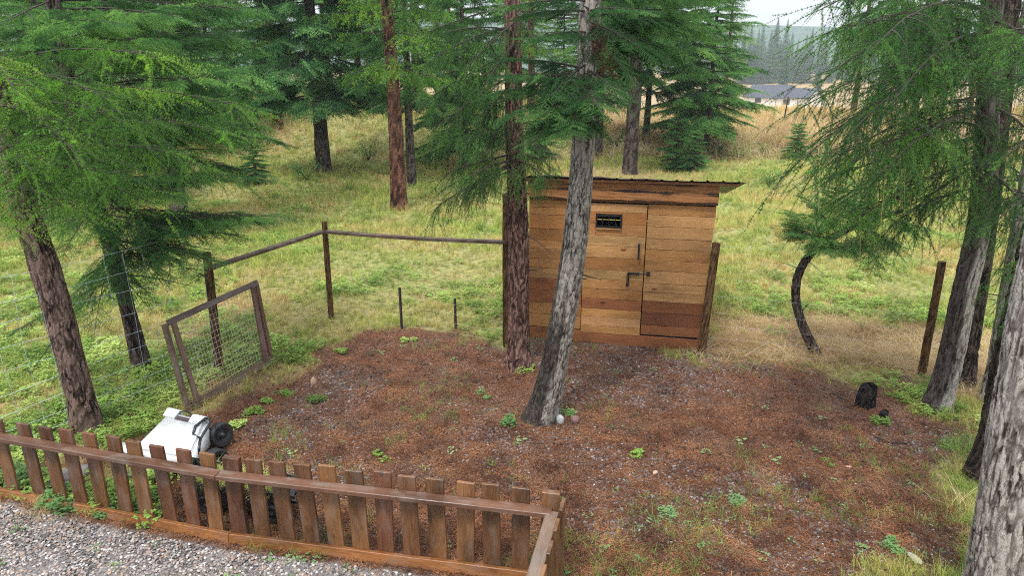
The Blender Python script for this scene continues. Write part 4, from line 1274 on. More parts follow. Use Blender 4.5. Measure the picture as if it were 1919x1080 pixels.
# --- B: Douglas fir behind it
bB = P(268, 690)
Bt = near_tree("fir_tree", bB, [(268, 695, 40, 0), (245, 600, 30, 0), (212, 480, 30, 0), (178, 380, 30, 0), (152, 280, 30, 0), (125, 140, 32, 0), (98, 0, 30, 0)], M_BARK_DARK,
               "slim fir with drooping blue-green boughs behind the wire gate", None, None, 5, flare=0.2, depth=0.014)
for (x0, y0, x1, y1, Y0, Y1, sg) in [
        (200, 430, 520, 405, 8.2, 7.6, .05), (205, 450, 400, 490, 8.2, 7.3, .04), (195, 420, 380, 400, 8.2, 8.9, .05), (190, 400, 30, 440, 8.2, 7.6, .04), (185, 390, 60, 400, 8.2, 8.6, .04),
        (175, 350, 450, 330, 8.2, 7.7, .05), (170, 330, 330, 370, 8.2, 7.2, .05), (165, 300, 420, 280, 8.2, 8.8, .06), (150, 260, 480, 200, 8.2, 8.2, .05), (140, 220, 430, 130, 8.2, 7.6, .05),
        (130, 150, 400, 60, 8.2, 8.0, .05), (120, 120, 380, 120, 8.2, 9.2, .05), (110, 80, 330, 10, 8.2, 7.8, .05), (100, 30, 300, -20, 8.2, 8.2, .05), (130, 180, -30, 150, 8.2, 8.0, .05),
        (110, 60, 440, 70, 8.2, 9.4, .05), (105, 20, 0, 10, 8.2, 8.0, .05), (212, 480, 130, 560, 8.2, 7.5, .02), (215, 500, 265, 560, 8.2, 7.6, .02), (218, 520, 30, 620, 8.2, 7.4, .02), (160, 290, 10, 330, 8.2, 8.2, .05),
        (175, 360, 250, 430, 8.2, 7.0, .05), (190, 400, 300, 470, 8.2, 7.4, .04), (145, 240, 520, 260, 8.2, 8.8, .05), (100, 0, 500, 20, 8.2, 9.0, .05), (90, -60, 420, -20, 8.2, 8.4, .05), (115, 100, 300, 70, 8.2, 6.9, .05), (110, 60, 200, 40, 8.2, 6.6, .05), (120, 120, 60, 80, 8.2, 6.8, .05), (105, 20, 330, 30, 8.2, 7.0, .05), (100, 0, -20, 60, 8.2, 7.2, .05), (130, 170, 420, 150, 8.2, 7.0, .05), (150, 270, 500, 330, 8.2, 8.0, .04), (140, 200, 360, 200, 8.2, 7.2, .05), (200, 440, 300, 520, 8.2, 7.4, .03), (205, 460, 230, 540, 8.2, 7.3, .03), (195, 420, 440, 440, 8.2, 8.2, .04), (190, 400, 330, 440, 8.2, 7.2, .04), (180, 380, 120, 470, 8.2, 7.3, .04), (170, 350, 300, 330, 8.2, 6.9, .05), (185, 390, 480, 410, 8.2, 8.6, .04), (210, 470, 180, 600, 8.2, 7.2, .03), (200, 440, 380, 520, 8.2, 8.0, .03)]:
    Bt.fir_bough(at(x0, y0, Y0), at(x1, y1, Y1), sg, 0.012, 1.1, 0.75, wid=0.36, droop=0.22)
for (x0, y0, x1, y1, Y0, Y1) in [(230, 515, 370, 540, 8.2, 7.8), (60, 385, 150, 300, 8.2, 8.0), (228, 570, 190, 480, 8.2, 8.0), (150, 160, 300, 130, 8.2, 7.4)]:
    Bt.bare(at(x0, y0, Y0), at(x1, y1, Y1), 0.011)
finish(Bt, FIR_P, [M_FIR_NEAR, M_TWIG])

# --- H: middle larch with red bark
bH = P(972, 686)
Hh = near_tree("larch_tree", bH, [(974, 694, 62, 0), (972, 650, 46, 0), (972, 560, 44, 0), (972, 460, 45, 0), (970, 380, 42, 0), (966, 300, 40, 0), (963, 200, 38, 0), (962, 100, 36, 0), (960, 0, 34, 0)], M_BARK_RED,
               "red-barked larch with hanging boughs, left of the pale grey trunk by the shed", None, None, 9, flare=0.25, roots=0.35, depth=0.018, sc=1.3, nr=72, step=0.024)
for (x0, y0, x1, y1, Y0, Y1, sg) in [
        (960, 305, 812, 392, 8.2, 7.7, .05), (962, 320, 840, 372, 8.2, 7.5, .05), (958, 300, 880, 330, 8.2, 7.3, .04), (965, 140, 820, 240, 8.2, 7.6, .10), (962, 100, 800, 190, 8.2, 7.8, .08), (962, 60, 840, 60, 8.2, 7.5, .1),
        (965, 40, 870, 130, 8.2, 7.5, .05), (968, 290, 1015, 300, 8.2, 7.8, .1), (970, 300, 1020, 330, 8.2, 7.5, .08), (970, 250, 1030, 290, 8.2, 7.8, .08), (965, 20, 1010, 90, 8.2, 7.7, .08), (960, 180, 880, 230, 8.2, 7.6, .08),
        (960, 10, 800, 60, 8.2, 8.2, .06), (960, -30, 760, 10, 8.2, 8.4, .08), (962, 200, 900, 300, 8.2, 7.8, .05), (960, 310, 900, 350, 8.2, 7.6, .05), (960, 310, 860, 340, 8.2, 7.9, .05), (955, 290, 830, 330, 8.2, 7.9, .06),
        (965, 230, 1020, 240, 8.2, 7.7, .1), (965, 80, 900, 180, 8.2, 7.4, .08), (962, 150, 860, 300, 8.2, 8.0, .08), (962, 90, 830, 260, 8.2, 8.3, .08), (968, 330, 1000, 345, 8.2, 7.8, .05), (960, 50, 800, 120, 8.2, 7.7, .1)]:
    Hh.larch_bough(at(x0, y0, Y0), at(x1, y1, Y1), sg, 0.013, 1.45, 1.0, 0.72, side=0.5)
for (x0, y0, x1, y1, Y0, Y1) in [(945, 130, 880, 20, 8.1, 8.0), (960, 120, 1000, 40, 8.1, 7.9)]:
    Hh.bare(at(x0, y0, Y0), at(x1, y1, Y1), 0.012)
finish(Hh, LARCH_P, [M_LARCH_DEEP, M_TWIG])

# --- I: pale grey fir, the big trunk in the middle
bI = P(1022, 783)
I_ = near_tree("fir_tree", bI, [(1010, 795, 84, 0), (1022, 760, 64, 0), (1040, 680, 55, 0), (1054, 600, 54, 0), (1072, 500, 53, 0), (1084, 400, 51, 0), (1091, 300, 48, 0), (1097, 200, 46, 0), (1102, 100, 46, 0), (1107, 0, 46, 0)], M_BARK_GREY,
               "leaning pale grey fir trunk with fire-scarred foot, in front of the shed", None, None, 14, flare=0.12, roots=0.25, depth=0.013, sc=1.7, nr=84, step=0.02,
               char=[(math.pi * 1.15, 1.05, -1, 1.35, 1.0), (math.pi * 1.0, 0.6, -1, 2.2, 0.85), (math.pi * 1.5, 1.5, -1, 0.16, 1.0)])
for (x0, y0, x1, y1, Y0, Y1, sg) in [
        (1095, 175, 960, 215, 6.8, 6.3, .06), (1095, 160, 930, 175, 6.8, 6.6, .08), (1095, 190, 990, 265, 6.8, 6.2, .05), (1098, 130, 960, 110, 6.8, 6.9, .06), (1098, 180, 1070, 235, 6.8, 5.9, .05),
        (1104, 60, 1260, 90, 6.8, 7.0, .08), (1106, 30, 1300, 30, 6.8, 7.2, .08), (1104, 100, 1230, 150, 6.8, 6.8, .06), (1104, 40, 1200, 90, 6.8, 6.2, .05), (1100, 20, 980, 30, 6.8, 6.6, .08),
        (1100, 60, 1010, 70, 6.8, 6.2, .05), (1098, 120, 1030, 180, 6.8, 6.1, .05), (1106, 0, 1240, -10, 6.8, 6.6, .05), (1104, 80, 1180, 60, 6.8, 7.8, .05), (1106, 10, 1330, 70, 6.8, 7.6, .08), (1090, 200, 1040, 250, 6.8, 6.1, .04), (1095, 180, 1020, 215, 6.8, 6.0, .05), (1098, 150, 1120, 200, 6.8, 5.8, .04), (1100, 130, 1150, 170, 6.8, 6.0, .05), (1104, 50, 1300, 130, 6.8, 7.2, .08),
        (1104, 20, 1200, 20, 6.8, 6.2, .06), (1090, 210, 1060, 255, 6.8, 5.9, .03), (1095, 150, 950, 140, 6.8, 6.2, .05), (1104, 70, 1170, 130, 6.8, 6.3, .05), (1106, -20, 1340, 0, 6.8, 7.4, .06), (1100, 0, 960, 10, 6.8, 6.4, .06)]:
    I_.fir_bough(at(x0, y0, Y0), at(x1, y1, Y1), sg, 0.012, 1.5, 0.66, wid=0.42, start=0.15)
finish(I_, FIR_P, [M_FIR, M_TWIG])
# rusty dead spray hanging on it
dd = Crown(77)
for (x0, y0, x1, y1, Y0, Y1) in [(1108, 60, 1140, 110, 6.7, 6.5), (1110, 90, 1142, 130, 6.7, 6.45), (1112, 30, 1130, 90, 6.7, 6.45)]:
    dd.fir_bough(at(x0, y0, Y0), at(x1, y1, Y1), .05, 0.006, 1.6, 0.4, wid=0.3, droop=0.6)
dd.pos = [p - np.array([bI[0], bI[1], 0]) for p in dd.pos]; dd.own.v = [v - np.array([bI[0], bI[1], 0]) for v in dd.own.v]
wood_slot(dd); dd.build("dead_spray", FIR_P, [M_DEAD, M_TWIG], I_.root)["label"] = "rust-brown dead spray"

# --- M: the curved tree
bM = P(1530, 662)
Mt = near_tree("curved_fir_tree", bM, [(1536, 668, 24, 0), (1512, 630, 20, 0), (1495, 590, 19, 0), (1487, 550, 18, 0), (1491, 515, 18, 0), (1508, 483, 17, 0), (1538, 455, 16, 0), (1580, 432, 15, .0), (1630, 412, 13, .1), (1690, 395, 10, .2)], M_BARK_DARK,
               "small fir with a sickle-curved trunk beyond the black stump", None, None, 21, top=None, flare=0.15, depth=0.008, sc=1.5, nr=28)
for (x0, y0, x1, y1, Y0, Y1, sg) in [(1545, 450, 1490, 400, 8.7, 8.3, .05), (1550, 448, 1500, 440, 8.7, 8.2, .03), (1570, 440, 1510, 370, 8.7, 8.9, .05), (1600, 428, 1560, 350, 8.7, 8.4, .05), (1620, 424, 1690, 350, 8.7, 8.5, .05),
        (1640, 420, 1640, 480, 8.7, 8.1, .03), (1600, 428, 1640, 500, 8.7, 8.3, .03), (1580, 435, 1600, 400, 8.7, 7.9, .05), (1670, 412, 1740, 430, 8.8, 8.4, .04), (1690, 405, 1760, 380, 8.9, 9.0, .04), (1560, 445, 1540, 470, 8.7, 8.1, .02), (1650, 416, 1590, 340, 8.7, 9.2, .05)]:
    Mt.fir_bough(at(x0, y0, Y0), at(x1, y1, Y1), sg, 0.008, 1.8, 0.68, wid=0.5)
for (x0, y0, x1, y1) in [(1500, 505, 1455, 490), (1490, 560, 1452, 575), (1496, 590, 1530, 560), (1508, 485, 1550, 520), (1520, 470, 1490, 440)]:
    Mt.bare(at(x0, y0, 8.7), at(x1, y1, 8.5), 0.006, .03, 2)
for (x0, y0, x1, y1, Y1) in [(1540, 455, 1500, 415, 8.4), (1550, 450, 1580, 470, 8.2), (1590, 430, 1560, 470, 8.1), (1600, 425, 1680, 460, 8.3), (1640, 410, 1600, 380, 8.4), (1660, 405, 1720, 440, 8.4)]:
    Mt.fir_bough(at(x0, y0, 8.7), at(x1, y1, Y1), .03, .007, 1.8, .6, wid=.6)
finish(Mt, FIR_P, [M_WOOD, M_TWIG])

# --- N: twin pale larch, right
bN = P(1752, 766)
Nt_ = near_tree("larch_tree", bN, [(1752, 775, 58, 0), (1766, 730, 50, 0), (1785, 660, 48, 0), (1800, 580, 47, 0), (1818, 500, 46, 0), (1836, 420, 44, 0), (1846, 320, 46, 0), (1852, 200, 44, 0), (1856, 80, 42, 0), (1860, -20, 40, 0)], M_BARK_LIGHT,
                "larch with a pale grey bark face and dark flank, right of the brown post", None, None, 25, flare=0.2, roots=0.3, depth=0.018, sc=1.2, nr=84, step=0.022, ridgy=1.8,
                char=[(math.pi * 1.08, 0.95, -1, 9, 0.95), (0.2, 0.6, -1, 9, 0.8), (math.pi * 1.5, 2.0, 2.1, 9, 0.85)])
NB = [(1846, 300, 1600, 420, 7.1, 5.6, .06), (1840, 340, 1760, 450, 7.1, 5.4, .05), (1846, 280, 1560, 330, 7.1, 6.3, .08), (1848, 240, 1590, 300, 7.1, 5.2, .1), (1850, 200, 1780, 300, 7.1, 4.6, .08), (1842, 320, 1830, 440, 7.1, 5.6, .05), (1850, 140, 1620, 180, 7.1, 5.4, .12),
      (1850, 90, 1540, 60, 7.1, 5.8, .14), (1850, 70, 1660, 200, 7.1, 4.9, .12), (1838, 350, 1690, 400, 7.1, 6.4, .05), (1852, 20, 1860, 130, 7.1, 4.9, .08), (1846, 260, 1700, 290, 7.1, 6.8, .08), (1850, 170, 1880, 310, 7.1, 5.0, .08), (1850, 110, 1500, 200, 7.1, 6.0, .12), (1848, 250, 1520, 420, 7.1, 6.6, .1),
      (1850, 60, 1560, 130, 7.1, 5.2, .14), (1850, 120, 1500, 300, 7.1, 5.0, .10), (1850, 180, 1520, 330, 7.1, 5.6, .10), (1850, 100, 1600, 250, 7.1, 4.8, .12), (1848, 220, 1640, 330, 7.1, 5.0, .10), (1845, 260, 1560, 380, 7.1, 5.8, .08),
      (1850, 30, 1640, 90, 7.1, 4.6, .12), (1852, 0, 1540, 20, 7.1, 5.4, .14), (1848, 150, 1700, 330, 7.1, 4.7, .10), (1855, 90, 1760, 250, 7.1, 4.5, .10), (1846, 280, 1720, 400, 7.1, 5.4, .08), (1850, 50, 1720, 130, 7.1, 4.6, .10),
      (1860, 40, 1960, 120, 7.1, 5.6, .10), (1860, 200, 1980, 300, 7.1, 5.8, .10), (1850, 320, 1940, 420, 7.1, 5.6, .06), (1845, 300, 1650, 440, 7.1, 6.2, .06), (1852, -60, 1600, -30, 7.2, 5.0, .12), (1852, -40, 1750, 20, 7.1, 4.4, .1),
      (1848, 240, 1800, 380, 7.1, 5.0, .08), (1850, 160, 1560, 230, 7.1, 6.2, .10), (1850, 20, 1590, 60, 7.1, 6.4, .12), (1848, 200, 1660, 260, 7.1, 6.4, .08)]
NB = [b_ for b_ in NB if not (b_[2] > 1690 and b_[2] < 1930 and b_[5] < 5.7)]
for (x0, y0, x1, y1, Y0, Y1, sg) in NB:
    Nt_.larch_bough(at(x0, y0, Y0), at(x1, y1, Y1), sg, 0.016, 1.1, 0.8, 0.85, side=0.6, start=0.1)
for i in range(46):
    (x0, y0, x1, y1, Y0, Y1, sg) = Nt_.rnd.choice(NB); t = Nt_.rnd.uniform(.35, 1)
    q = at(x0, y0, Y0) * (1 - t) + at(x1, y1, Y1) * t + [0, 0, .05]
    if i % 2: Nt_.own.tube(Nt_.curve(q, q + [Nt_.rnd.uniform(-.12, .08), Nt_.rnd.uniform(-.2, .05), -Nt_.rnd.uniform(.3, .6)], 0.1, 5), np.linspace(.0035, .0018, 6), 4, 2, False)
    else: Nt_.own.tube([q + [0, 0, .016], q + [0, 0, .008], q - [0, 0, .008], q - [0, 0, .02]], [.003, .014, .014, .004], 6, 3)
finish(Nt_, LARCH_P, [M_LARCH, M_TWIG, M_TWIG_Y, M_CONE])

# --- N2: dark trunk just behind N
b2 = P(1808, 722)
N2 = near_tree("larch_tree", b2, [(1806, 728, 44, 0), (1815, 660, 34, 0), (1832, 560, 34, 0), (1848, 450, 34, 0), (1868, 300, 32, 0), (1884, 150, 34, 0), (1895, 0, 34, 0)], M_BARK_DARK,
               "dark slender larch pressed close behind the pale larch trunk, right", None, None, 27, flare=0.2, depth=0.015)
for (x0, y0, x1, y1, Y0, Y1, sg) in [(1885, 150, 1990, 200, 7.7, 6.9, .1), (1890, 60, 1800, 90, 7.7, 8.6, .1), (1868, 300, 1960, 360, 7.7, 7.2, .08), (1860, 340, 1930, 470, 7.7, 7.0, .06), (1870, 260, 1780, 330, 7.7, 8.2, .08), (1890, 60, 2000, 60, 7.7, 7.5, .1), (1880, 200, 1740, 200, 7.7, 8.8, .1)]:
    N2.larch_bough(at(x0, y0, Y0), at(x1, y1, Y1), sg, 0.013, 1.0, 0.9, 0.85)
finish(N2, LARCH_P, [M_LARCH, M_TWIG])

# --- O: black-flanked trunk and the one behind it, P: nearest pale trunk
bO = P(1836, 900)
O_ = near_tree("larch_tree", bO, [(1838, 915, 76, 0), (1856, 850, 62, 0), (1874, 770, 60, 0), (1892, 680, 66, 0), (1912, 590, 64, 0), (1938, 480, 62, 0), (1970, 330, 60, 0), (2010, 100, 56, 0)], M_BARK_DARK,
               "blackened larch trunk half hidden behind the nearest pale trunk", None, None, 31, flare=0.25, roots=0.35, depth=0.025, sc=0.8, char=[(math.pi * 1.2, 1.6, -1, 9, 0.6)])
for (x0, y0, x1, y1, Y0, Y1, sg) in [(1960, 350, 1860, 420, 5.6, 5.0, .1), (1975, 250, 1880, 300, 5.6, 4.8, .1), (1940, 450, 1890, 560, 5.6, 5.2, .05), (1990, 180, 1900, 150, 5.6, 4.9, .12), (2000, 100, 1880, 60, 5.6, 4.7, .12)]:
    O_.larch_bough(at(x0, y0, Y0), at(x1, y1, Y1), sg, 0.012, 1.1, 0.9, 0.7)
finish(O_, LARCH_P, [M_LARCH, M_TWIG])
bQ = P(1862, 752)
Q_ = near_tree("larch_tree", bQ, [(1860, 756, 52, 0), (1870, 690, 40, 0), (1885, 600, 40, 0), (1905, 480, 38, 0), (1935, 300, 36, 0), (1975, 60, 34, 0)], M_BARK_GREY,
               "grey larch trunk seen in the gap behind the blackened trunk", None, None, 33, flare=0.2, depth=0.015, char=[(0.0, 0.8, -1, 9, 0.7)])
for (x0, y0, x1, y1, Y0, Y1, sg) in [(1930, 330, 1850, 350, 7.3, 6.9, .1), (1950, 220, 2050, 260, 7.3, 6.9, .1), (1915, 420, 1880, 500, 7.3, 7.0, .06), (1960, 150, 1880, 180, 7.3, 8.2, .1)]:
    Q_.larch_bough(at(x0, y0, Y0), at(x1, y1, Y1), sg, 0.012, 1.0, 0.9, 0.8)
finish(Q_, LARCH_P, [M_LARCH, M_TWIG])
bP = P(1866, 1160)
P_ = near_tree("larch_tree", bP, [(1858, 1165, 140, 0), (1868, 1080, 112, 0), (1880, 980, 104, 0), (1894, 880, 102, 0), (1908, 780, 100, 0), (1928, 660, 98, 0), (1955, 520, 96, 0), (2010, 250, 92, 0), (2070, 0, 88, 0)], M_BARK_LIGHT,
               "nearest tree, a thick pale grey trunk in the lower right corner", None, None, 37, flare=0.12, roots=0.2, depth=0.018, sc=1.1, step=0.016, nr=120, ridgy=1.8)
for (x0, y0, x1, y1, Y0, Y1, sg) in [(2040, 150, 1900, 60, 4.05, 3.7, .12), (2060, 60, 2160, 60, 4.05, 4.0, .12)]:
    P_.larch_bough(at(x0, y0, Y0), at(x1, y1, Y1), sg, 0.012, 1.1, 0.9, 0.7)
finish(P_, LARCH_P, [M_LARCH, M_TWIG])

# ==================================================================== MIDDLE AND FAR TREES
def crown_fir(seed, H, Rm, z0, nb=None, sc=1.6, protos=FIR_FAR, dens=1.0, droop=0.15, shape=0.85):
    cr = Crown(seed); rn = cr.rnd
    nb = nb or int((H - z0) * 8)
    for i in range(nb):
        t = (i + rn.random()) / nb; z = z0 + (H - z0) * t ** 0.95
        L = Rm * ((1 - t) ** shape) * rn.uniform(0.65, 1.12) * (0.75 + 0.25 * min(1, t * 6)) + 0.12
        th = i * 2.399 + rn.uniform(-.5, .5)
        tilt = -0.28 + 0.6 * t + rn.uniform(-.1, .1)
        e = np.array([math.cos(th) * L, math.sin(th) * L, z + L * tilt])
        cr.fir_bough(np.array([0, 0, z]), e, 0.04, 0.02 + 0.008 * (1 - t), dens, sc, 3, 0.36, 0.12, droop)
    for z in np.arange(H - 0.6, H + 0.3, 0.3):
        cr.sprig(np.array([0, 0, z]), np.array([rn.uniform(-.2, .2), rn.uniform(-.2, .2), 1]), sc * 0.7, 0, 3)
    wood_slot(cr); return cr
def crown_larch(seed, H, Rm, z0, nb=None, sc=1.4, hang=0.5):
    cr = Crown(seed); rn = cr.rnd
    nb = nb or int((H - z0) * 5)
    for i in range(nb):
        t = (i + rn.random()) / nb; z = z0 + (H - z0) * t
        L = Rm * ((1 - t) ** 0.7) * rn.uniform(0.55, 1.15) * (0.7 + 0.3 * min(1, t * 6)) + 0.12
        th = i * 2.399 + rn.uniform(-.5, .5)
        e = np.array([math.cos(th) * L, math.sin(th) * L, z + L * (-0.15 + 0.4 * t + rn.uniform(-.15, .15))])
        cr.larch_bough(np.array([0, 0, z]), e, 0.1, 0.02, 0.75, hang, sc, 3, 0.8, 0.1)
    wood_slot(cr); return cr
def crown_mesh(cr, protos, mats):
    rot = euler_of(np.array(cr.dir), np.array(cr.roll))
    return scatter_mesh("crown", protos, np.array(cr.pos), rot, np.array(cr.scl), np.array(cr.var) % len(protos), cr.own, mats)
def straight_trunk(H, r, mat, seed, lean=0.0):
    rn = random.Random(seed)
    pts = [(rn.uniform(-.04, .04) * z + lean * z, rn.uniform(-.02, .02) * z, z) for z in (0,)] + [(lean * z + rn.uniform(-.05, .05), rn.uniform(-.05, .05), z) for z in np.linspace(H * .2, H, 5)]
    pts[0] = (0, 0, -0.2)
    return trunk_mesh("trunk", pts, [r * 1.1] + [r * (1 - .93 * k) for k in (0.2, .4, .6, .8, 1.0)], mat, 20, 0.12, 0.02, 0.7, seed, 0.25, roots=0.2)
# kinds: crown mesh + trunk mesh, shared between copies
KINDS = {}
def kind(key, crn, protos, mats, H, r, bark, seed, lean=0.0):
    KINDS[key] = (crown_mesh(crn, protos, mats), straight_trunk(H, r, bark, seed, lean))
kind("fir_big", crown_fir(101, 15, 3.8, 2.5, 112), FIR_FAR, [M_FIR_BLUE, M_TWIG], 15, 0.26, M_BARK_FAR, 1)
kind("fir_mid", crown_fir(102, 13, 2.7, 2.6, 80), FIR_FAR, [M_WOOD, M_TWIG], 13, 0.2, M_BARK_FAR, 2)
kind("fir_high", crown_fir(103, 16, 2.8, 4.6, 84, droop=0.3), FIR_FAR, [M_WOOD, M_TWIG], 16, 0.25, M_BARK_FAR, 3)
kind("fir_soft", crown_fir(104, 8.5, 2.3, 0.7, 85, 1.3), FIR_FAR, [M_FIR_SOFT, M_TWIG], 8.5, 0.12, M_BARK_FAR, 4)
kind("fir_small", crown_fir(105, 7.6, 2.1, 1.0, 80, 1.1, dens=1.1), FIR_FAR, [M_FIR_SOFT, M_TWIG], 7.6, 0.12, M_BARK_FAR, 5)
kind("larch_mid", crown_larch(106, 13, 1.9, 3.2, 60, 1.3), LARCH_FAR, [M_LARCH_BRIGHT, M_TWIG], 13, 0.21, M_BARK_RUST, 6)
kind("larch_tall", crown_larch(107, 17, 2.4, 4.0, 70, 1.5), LARCH_FAR, [M_WOOD, M_TWIG], 17, 0.22, M_BARK_FAR, 7)
kind("sapling", crown_fir(108, 1.5, 0.5, 0.12, 40, 0.42, dens=1.6), FIR_FAR, [M_FIR_SOFT, M_TWIG], 1.5, 0.02, M_BARK_FAR, 8)
def plant_tree(name, key, x, y, s, rz, label, group=None, cat="tree", sz=None):
    cm, tm_ = KINDS[key]
    r = empty(name, (x, y, tz(x, y) - 0.03), rz)
    r.scale = (s, s, sz or s)
    tag(r, label, cat, group)
    t = link("trunk", tm_, (), r)
    scatter_obj("crown", cm, r)
    return r
def pt(px, py): 
    p = ground_at(px, py); return p[0], p[1]
x, y = pt(607, 322); plant_tree("fir_tree", "fir_big", x, y, 1.0, 0.3, "broad dense blue-green fir with boughs almost to the ground, centre left")
x, y = pt(748, 391); plant_tree("larch_tree", "larch_mid", x, y, 1.05, 1.0, "straight rust-barked larch with bright high foliage, behind the bent rail")
x, y = pt(772, 348); plant_tree("fir_tree", "fir_high", x, y, 0.62, 2.0, "thin grey-trunked fir just behind the rust-barked larch")
x, y = pt(872, 313); plant_tree("fir_tree", "fir_soft", x, y, 1.1, 2.6, "soft green young fir between the larch trunks, beyond the meadow", sz=1.3)
x, y = pt(1180, 326); plant_tree("fir_tree", "fir_high", x, y, 1.02, 4.0, "thick dark fir trunk rising behind the shed roof")
x, y = pt(1120, 297); plant_tree("fir_tree", "fir_high", x, y, 0.75, 5.1, "slim dark fir trunk peeping right of the pale grey trunk")
x, y = pt(342, 428); plant_tree("fir_tree", "fir_mid", x, y, 1.0, 0.9, "reddish-footed fir behind the drooping left boughs")
x, y = pt(1322, 292); plant_tree("fir_tree", "fir_small", x, y, 1.12, 0.4, "small pointed fir by the tan bank, right of the shed")
x, y = pt(1285, 272); plant_tree("fir_tree", "fir_small", x, y, 1.0, 2.2, "leaning small fir just left of the pointed fir")
x, y = pt(1210, 262); plant_tree("fir_tree", "fir_mid", x, y, 0.8, 3.2, "dark fir filling the gap behind the shed's roof")
for i, (px, py, s, lab) in enumerate([(1490, 300, 1.0, "little open fir sapling in front of the tan bank"), (480, 345, 1.0, "knee-high fir sapling in the left meadow"),
                                      (1265, 318, 1.3, "bushy green sapling just above the shed roof, left"), (1300, 322, 1.0, "low green sapling above the shed roof, right"), (1012, 300, 1.4, "bright green sapling between the two middle trunks")]):
    x, y = pt(px, py); plant_tree("fir_sapling", "sapling", x, y, s, i * 1.3, lab, cat="sapling")
# the wood behind: each tree its own
rw = random.Random(5)
back = []
for px in range(-120, 1360, 66):
    for row in range(2):
        X = (px + rw.uniform(-25, 25) - 959.5) / FOC
        d = (30 + rw.uniform(0, 8)) if row == 0 else (40 + rw.uniform(0, 14))
        if row == 0 and (rw.random() < 0.5 or px > 1100): continue
        if px > 1230 and row == 1 and rw.random() < 0.5: continue
        back.append((X * d, d))
for px in (1580, 1625, 1690, 1740, 1790, 1850, 1910, 1980, 2060):
    d = rw.uniform(36, 52); back.append(((px - 959.5) / FOC * d, d))
for px, d in ((-200, 15), (-60, 19), (40, 24), (130, 19), (215, 26), (420, 31), (455, 36)):
    back.append(((px - 959.5) / FOC * d, d))
LB = {"fir_big": "full dark fir in the wood behind the meadow", "fir_mid": "dark green fir in the wood behind the meadow", "fir_high": "tall bare-footed fir in the wood behind the meadow",
      "fir_soft": "lighter green young fir in the wood behind the meadow", "larch_tall": "tall feathery larch in the wood behind the meadow", "larch_mid": "slim bright larch in the wood behind the meadow"}
_T = "first second third fourth fifth sixth seventh eighth ninth tenth eleventh twelfth thirteenth fourteenth fifteenth sixteenth seventeenth eighteenth nineteenth".split()
ORD = _T + sum([[t_] + [u_ + "-" + q for q in _T[:9]] for t_, u_ in (("twentieth", "twenty"), ("thirtieth", "thirty"), ("fortieth", "forty"), ("fiftieth", "fifty"), ("sixtieth", "sixty"), ("seventieth", "seventy"))], [])
back.sort(key=lambda q: q[0] / q[1])
for bi, (x, y) in enumerate(back):
    key = rw.choice(["fir_mid", "fir_high", "fir_high", "fir_soft", "fir_soft", "larch_tall", "larch_mid", "larch_tall", "larch_mid"])
    plant_tree("larch_tree" if "larch" in key else "fir_tree", key, x, y, rw.uniform(0.75, 1.15), rw.uniform(0, 6.28), LB[key].replace("in the wood behind the meadow", "of the wood behind the meadow, %s trunk from the left" % ORD[bi]), "trees of the wood behind the meadow")

# distant conifers beyond the field
def far_tree_mesh(seed, H=22, Rm=3.2):
    rn = random.Random(seed); m = MB()
    m.tube([(0, 0, -1), (0, 0, H * .9)], [0.25, 0.04], 5, 1, False)
    V, F = [], []
    n = 3200
    for i in range(n):
        t = rn.random() ** 0.75 if rn.random() < .9 else rn.random(); t = 1 - t if rn.random() < .6 else t
        z = 1.2 + (H - 1.2) * t; L = Rm * (1 - t) ** .9 * (0.25 + 0.8 * rn.random()) * (1 + .25 * math.sin(z * 3.1)) + .12
        th = rn.uniform(0, 6.283); c, s = math.cos(th), math.sin(th)
        p = np.array([c * L, s * L, z - L * .25]); q = p * [.55, .55, 1] + [0, 0, L * .1]
        w = rn.uniform(.15, .35) * (1.3 - t); k = len(V)
        V += [q + [s * w, -c * w, 0], q - [s * w, -c * w, 0], p + [0, 0, -.25 * rn.random()]]; F.append((k, k + 1, k + 2))
    m.add(V, F, 0); return m.mesh("crown")
FARM = []
for s_ in range(4):
    me = far_tree_mesh(200 + s_, 19 + 2 * s_, 3.8 + .5 * s_); me.materials.append(M_FAR); me.materials.append(M_TWIG); FARM.append(me)
for i in range(190):
    px = rw.uniform(1250, 1950) if i < 160 else rw.uniform(-100, 1250)
    d = rw.uniform(280, 335)
    x = (px - 959.5) / FOC * d
    r = empty("distant_conifer", (x, d, tz(x, d)), rw.uniform(0, 6))
    s_ = rw.uniform(.5, .95); w_ = s_ * rw.uniform(.7, 1.5); r.scale = (w_, w_, s_ * rw.uniform(.75, 1.2))
    tag(r, "hazy dark conifer in the treeline beyond the golden field", "conifer", "distant treeline conifers")
    link("crown", FARM[rw.randrange(4)], (), r)
for px, py, d, s_, lab in [(1447, 150, 215, 0.80, "broad hazy conifer standing alone behind the house"), (1510, 160, 190, 0.62, "hazy conifer right of the house gable"), (1425, 110, 300, 1.1, "tall pointed conifer above the house roof")]:
    x = (px - 959.5) / FOC * d
    r = empty("distant_conifer", (x, d, tz(x, d))); r.scale = (s_ * 1.4, s_ * 1.4, s_); tag(r, lab, "conifer"); link("crown", FARM[1], (), r)

